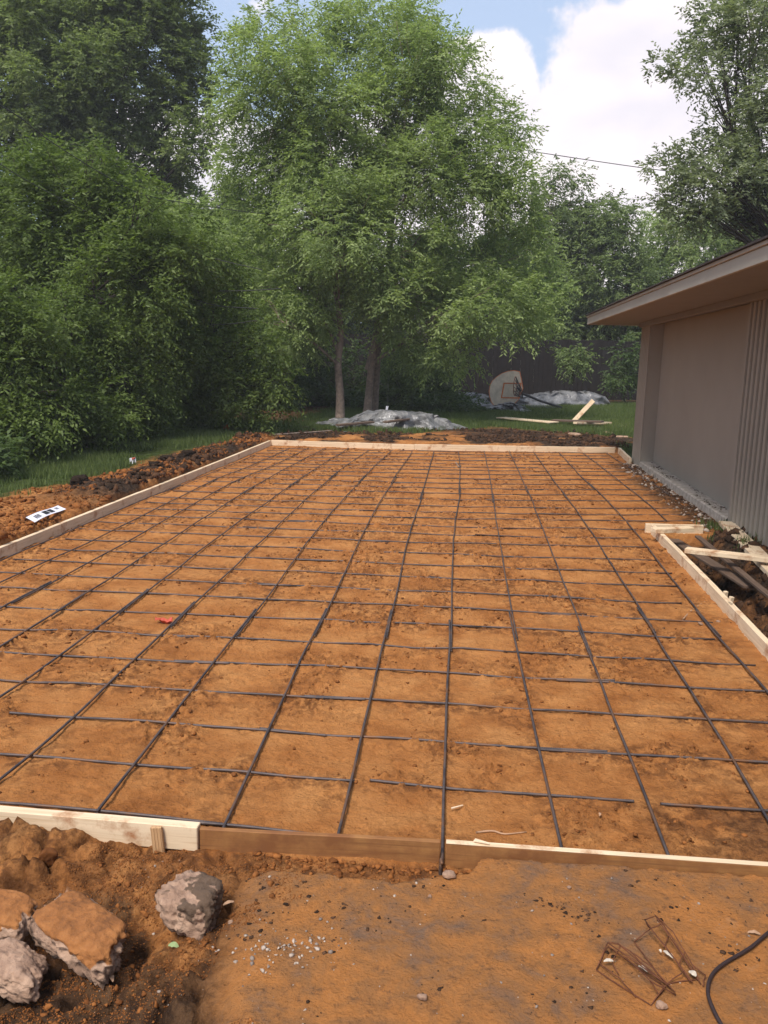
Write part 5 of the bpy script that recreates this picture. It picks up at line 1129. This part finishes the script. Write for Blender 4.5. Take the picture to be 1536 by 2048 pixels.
# ------------------------------------------------------------------ basketball backboard lying on its side
def backboard():
    Y = 22.4; O = [(940,135),(965,140),(972,170),(980,215),(960,265),(935,290),(900,299),(868,303),(850,292),(838,276),(830,250),(828,228),(832,200),(843,180),(862,163),(885,148),(912,138)]
    toW = lambda q, dy=0.0: atY(600+q[0]/2.194, 680+q[1]/2.194, Y+dy+(q[0]-900)*0.0022)
    ctr = toW((900, 303)); root = empty('backboard', (ctr.x, Y, 0.03)); tag(root, 'fan-shaped basketball backboard with its hoop lying on its side by the fence', 'backboard'); inv = Vector((ctr.x, Y, 0.03))
    dz = 0.03-ctr.z+0.02
    W = lambda q, dy=0.0: toW(q, dy)-inv+Vector((0, 0, dz))
    bm = bmesh.new(); f0 = [bm.verts.new(W(q)) for q in O]; f1 = [bm.verts.new(W(q, 0.045)) for q in O]; bm.faces.new(f0); bm.faces.new(f1[::-1]); n = len(O)
    for i in range(n): bm.faces.new((f0[i], f0[(i+1) % n], f1[(i+1) % n], f1[i]))
    bmesh.ops.recalc_face_normals(bm, faces=bm.faces); link('board', bm_mesh(bm, 'board'), M['board_white'], root)
    cx_, cy_ = 905, 220
    bm = bmesh.new(); fi = [(cx_+(q[0]-cx_)*0.955, cy_+(q[1]-cy_)*0.965) for q in O]; a_ = [bm.verts.new(W(q, -0.004)) for q in O]; b_ = [bm.verts.new(W(q, -0.004)) for q in fi]
    for i in range(n): bm.faces.new((a_[i], a_[(i+1) % n], b_[(i+1) % n], b_[i]))
    c = link('border', bm_mesh(bm, 'border'), M['orange'], root)
    R_ = [(893,190),(972,190),(964,260),(881,258)]; R2 = [(898,195),(966,195),(958,254),(887,253)]
    bm = bmesh.new(); a_ = [bm.verts.new(W(q, -0.006)) for q in R_]; b_ = [bm.verts.new(W(q, -0.006)) for q in R2]
    for i in range(4): bm.faces.new((a_[i], a_[(i+1) % 4], b_[(i+1) % 4], b_[i]))
    link('target_square', bm_mesh(bm, 'target_square'), M['orange'], root)
    # hoop seen almost edge-on, with net
    hc = W((944, 205), -0.24); A = Acc(); pts = [hc+Vector((0.05*math.cos(t), 0.19*math.cos(t)*0.95, 0.235*math.sin(t))) for t in np.linspace(0, 2*math.pi, 33)]; A.tube(pts, 0.010, 6); link('rim', A.mesh('rim'), M['hoop'], root, smooth=True)
    A = Acc()
    for k in range(14):
        t = 2*math.pi*k/14; p0 = hc+Vector((0.05*math.cos(t), 0.18*math.cos(t), 0.235*math.sin(t))); p1 = hc+Vector((0.16+0.03*math.cos(t+0.5), 0.10*math.cos(t+0.5), 0.10*math.sin(t+0.5)-0.17)); p2 = hc+Vector((0.16+0.03*math.cos(t-0.5), 0.10*math.cos(t-0.5), 0.10*math.sin(t-0.5)-0.17))
        A.tube([p0, p0.lerp(p1, 0.5), p1], 0.005, 4); A.tube([p0, p0.lerp(p2, 0.5), p2], 0.005, 4)
    link('net', A.mesh('net'), M['steel'], root)
    A = Acc(); br = W((968, 225), -0.02); A.tube([br, br.lerp(hc, 0.6)], 0.025, 6); A.tube([W((975, 190), 0.05), W((975, 255), 0.05)], 0.02, 6); link('bracket', A.mesh('bracket'), M['steel'], root)
    # mounting pole reaching away to the right
    A = Acc(); A.tube([W((972, 236), 0.06), W((1055, 270), -0.2), W((1150, 300), -0.5)], 0.03, 8); link('pole', A.mesh('pole'), M['steel'], root)
    A = Acc(); A.tube([W((1010, 300), -0.3), W((1090, 300), -0.4), W((1180, 306), -0.5)], 0.035, 8); link('brace', A.mesh('brace'), M['steel'], root)
backboard()

# ------------------------------------------------------------------ scrap wood on the lawn
GW = 'scrap wood on the back lawn'
def plank_at(x0, y0, x1, y1, w, t, z0, z1, m, label, name='scrap_board'):
    return flat_board(name, at(x0, y0, z0), at(x1, y1, z1), w, t, M[m], label, 'scrap wood', z0, z1, GW)
plank_at(1002, 836, 1108, 846, 0.30, 0.02, 0.12, 0.14, 'pine_x', 'pale flat board at the left of the scrap wood heap')
plank_at(1060, 842, 1218, 851, 0.35, 0.03, 0.07, 0.07, 'old_x', 'broad dark board under the scrap wood heap')
plank_at(1105, 842, 1205, 845, 0.22, 0.03, 0.15, 0.19, 'old_x', 'grey-brown board on top of the scrap wood heap')
plank_at(1150, 848, 1220, 848, 0.09, 0.04, 0.16, 0.10, 'pine_x', 'narrow pinkish board at the right of the scrap wood heap')
plank_at(1115, 852, 1200, 857, 0.12, 0.03, 0.06, 0.06, 'old_x', 'lowest dark board in front of the scrap wood heap')
o = plank_at(1172, 857, 1262, 853, 0.45, 0.02, 0.045, 0.06, 'pine_x', 'sheet of pale plywood flat on the grass right of the scrap heap', 'plywood_sheet')
b = at(1147, 843, 0.12); t_ = atY(1187, 801, b.y+0.05); d = t_-b
bm = bmesh.new(); add_box(bm, (0, -0.045, -0.019), (d.length, 0.045, 0.019)); bmesh.ops.bevel(bm, geom=list(bm.edges), offset=0.003, segments=1, affect='EDGES')
o = link('propped_board', bm_mesh(bm, 'propped_board'), M['pine_x']); o.location = b; o.rotation_euler = (1.1, -math.atan2(d.z, math.hypot(d.x, d.y)), math.atan2(d.y, d.x)); tag(o, 'pale stick leaning up steeply from the scrap wood heap', 'scrap wood', GW)
for i, (px, py, d, lab) in enumerate([(1243, 876, (0.42, 0.22, 0.06), 'flat pale stone in the grass near the house corner, right one'), (1215, 869, (0.36, 0.22, 0.08), 'flat pale stone in the grass near the house corner, left one'), (1150, 874, (0.36, 0.2, 0.06), 'tan broken stone on the bare soil behind the far board')]):
    p = at(px, py, 0.06); rock('flat_stone', lab, (p.x, p.y, hz(p.x, p.y)+0.015), d, 0.1+i, (0, 0), 90+i, 'dust', 8, 'flat stones near the house corner', 0.06, 4)
for i, (px, py, s_, lab) in enumerate([(335, 933, 0.16, 'large dark clod outside the left boards, nearer one'), (375, 925, 0.18, 'large dark clod outside the left boards, farther one'), (160, 975, 0.2, 'dark lump of turf on the soil at the left')]):
    p = at(px, py, 0.1); o = rock('soil_clod', lab, (p.x, p.y, hz(p.x, p.y)+0.03), (s_*1.5, s_*1.1, s_*0.8), i, (0, 0), 120+i, 'dust', 8, 'big dark clods along the left boards', 0.22, 4)
    o.data.materials[0] = M['darkclod']; o['category'] = 'soil clod'

# ------------------------------------------------------------------ wires
def wire(pts, Y, r, label, dy=0):
    A = Acc(); n = len(pts); Q = [atY(px, py, Y+dy*i/(n-1)) for i, (px, py) in enumerate(pts)]; A.tube(spline(Q, 40), r, 5)
    tag(link('overhead_wire', A.mesh('overhead_wire'), M['wire']), label, 'wire', 'overhead wires')
wire([(-60,175),(40,235),(90,275),(200,345),(290,390),(430,415),(530,428)], 8.6, 0.006, 'dark overhead wire sagging across the upper left trees', 6.5)
wire([(-60,292),(0,328),(60,365),(175,425)], 8.0, 0.005, 'pale overhead wire at the left edge below the dark one', 3.5)
wire([(800,262),(1045,300),(1280,335),(1500,362)], 40, 0.018, 'thin wire crossing the clouds between the centre and right trees')
wire([(330,490),(440,520),(525,540)], 13.4, 0.006, 'thin wire in front of the leaves left of the centre tree')
wire([(435,582),(500,581),(562,577)], 13.8, 0.007, 'short straight wire before the bright leaves left of centre')
wire([(385,598),(440,612),(515,617)], 13.8, 0.007, 'sagging wire just under the short straight one')
wire([(420,650),(470,647),(515,640)], 13.8, 0.006, 'lowest thin wire before the leaves left of centre')

# ------------------------------------------------------------------ added scattering volume, imitates the lens glare over the trees
def haze():
    bm = bmesh.new(); add_box(bm, (-70, -12, -1.3), (70, 75, 24)); bmesh.ops.recalc_face_normals(bm, faces=bm.faces)
    m = bpy.data.materials.new('haze'); m.use_nodes = True; t = m.node_tree; t.nodes.clear()
    o = N(t, 'ShaderNodeOutputMaterial'); v = N(t, 'ShaderNodeVolumePrincipled'); v.inputs['Color'].default_value = (0.93, 0.95, 1.0, 1); v.inputs['Density'].default_value = 0.0013
    L(t, v.outputs[0], o.inputs['Volume']); tag(link('haze', bm_mesh(bm, 'haze'), m), 'added milky veil standing in for lens glare over the trees', 'haze', None, 'stuff')
haze()
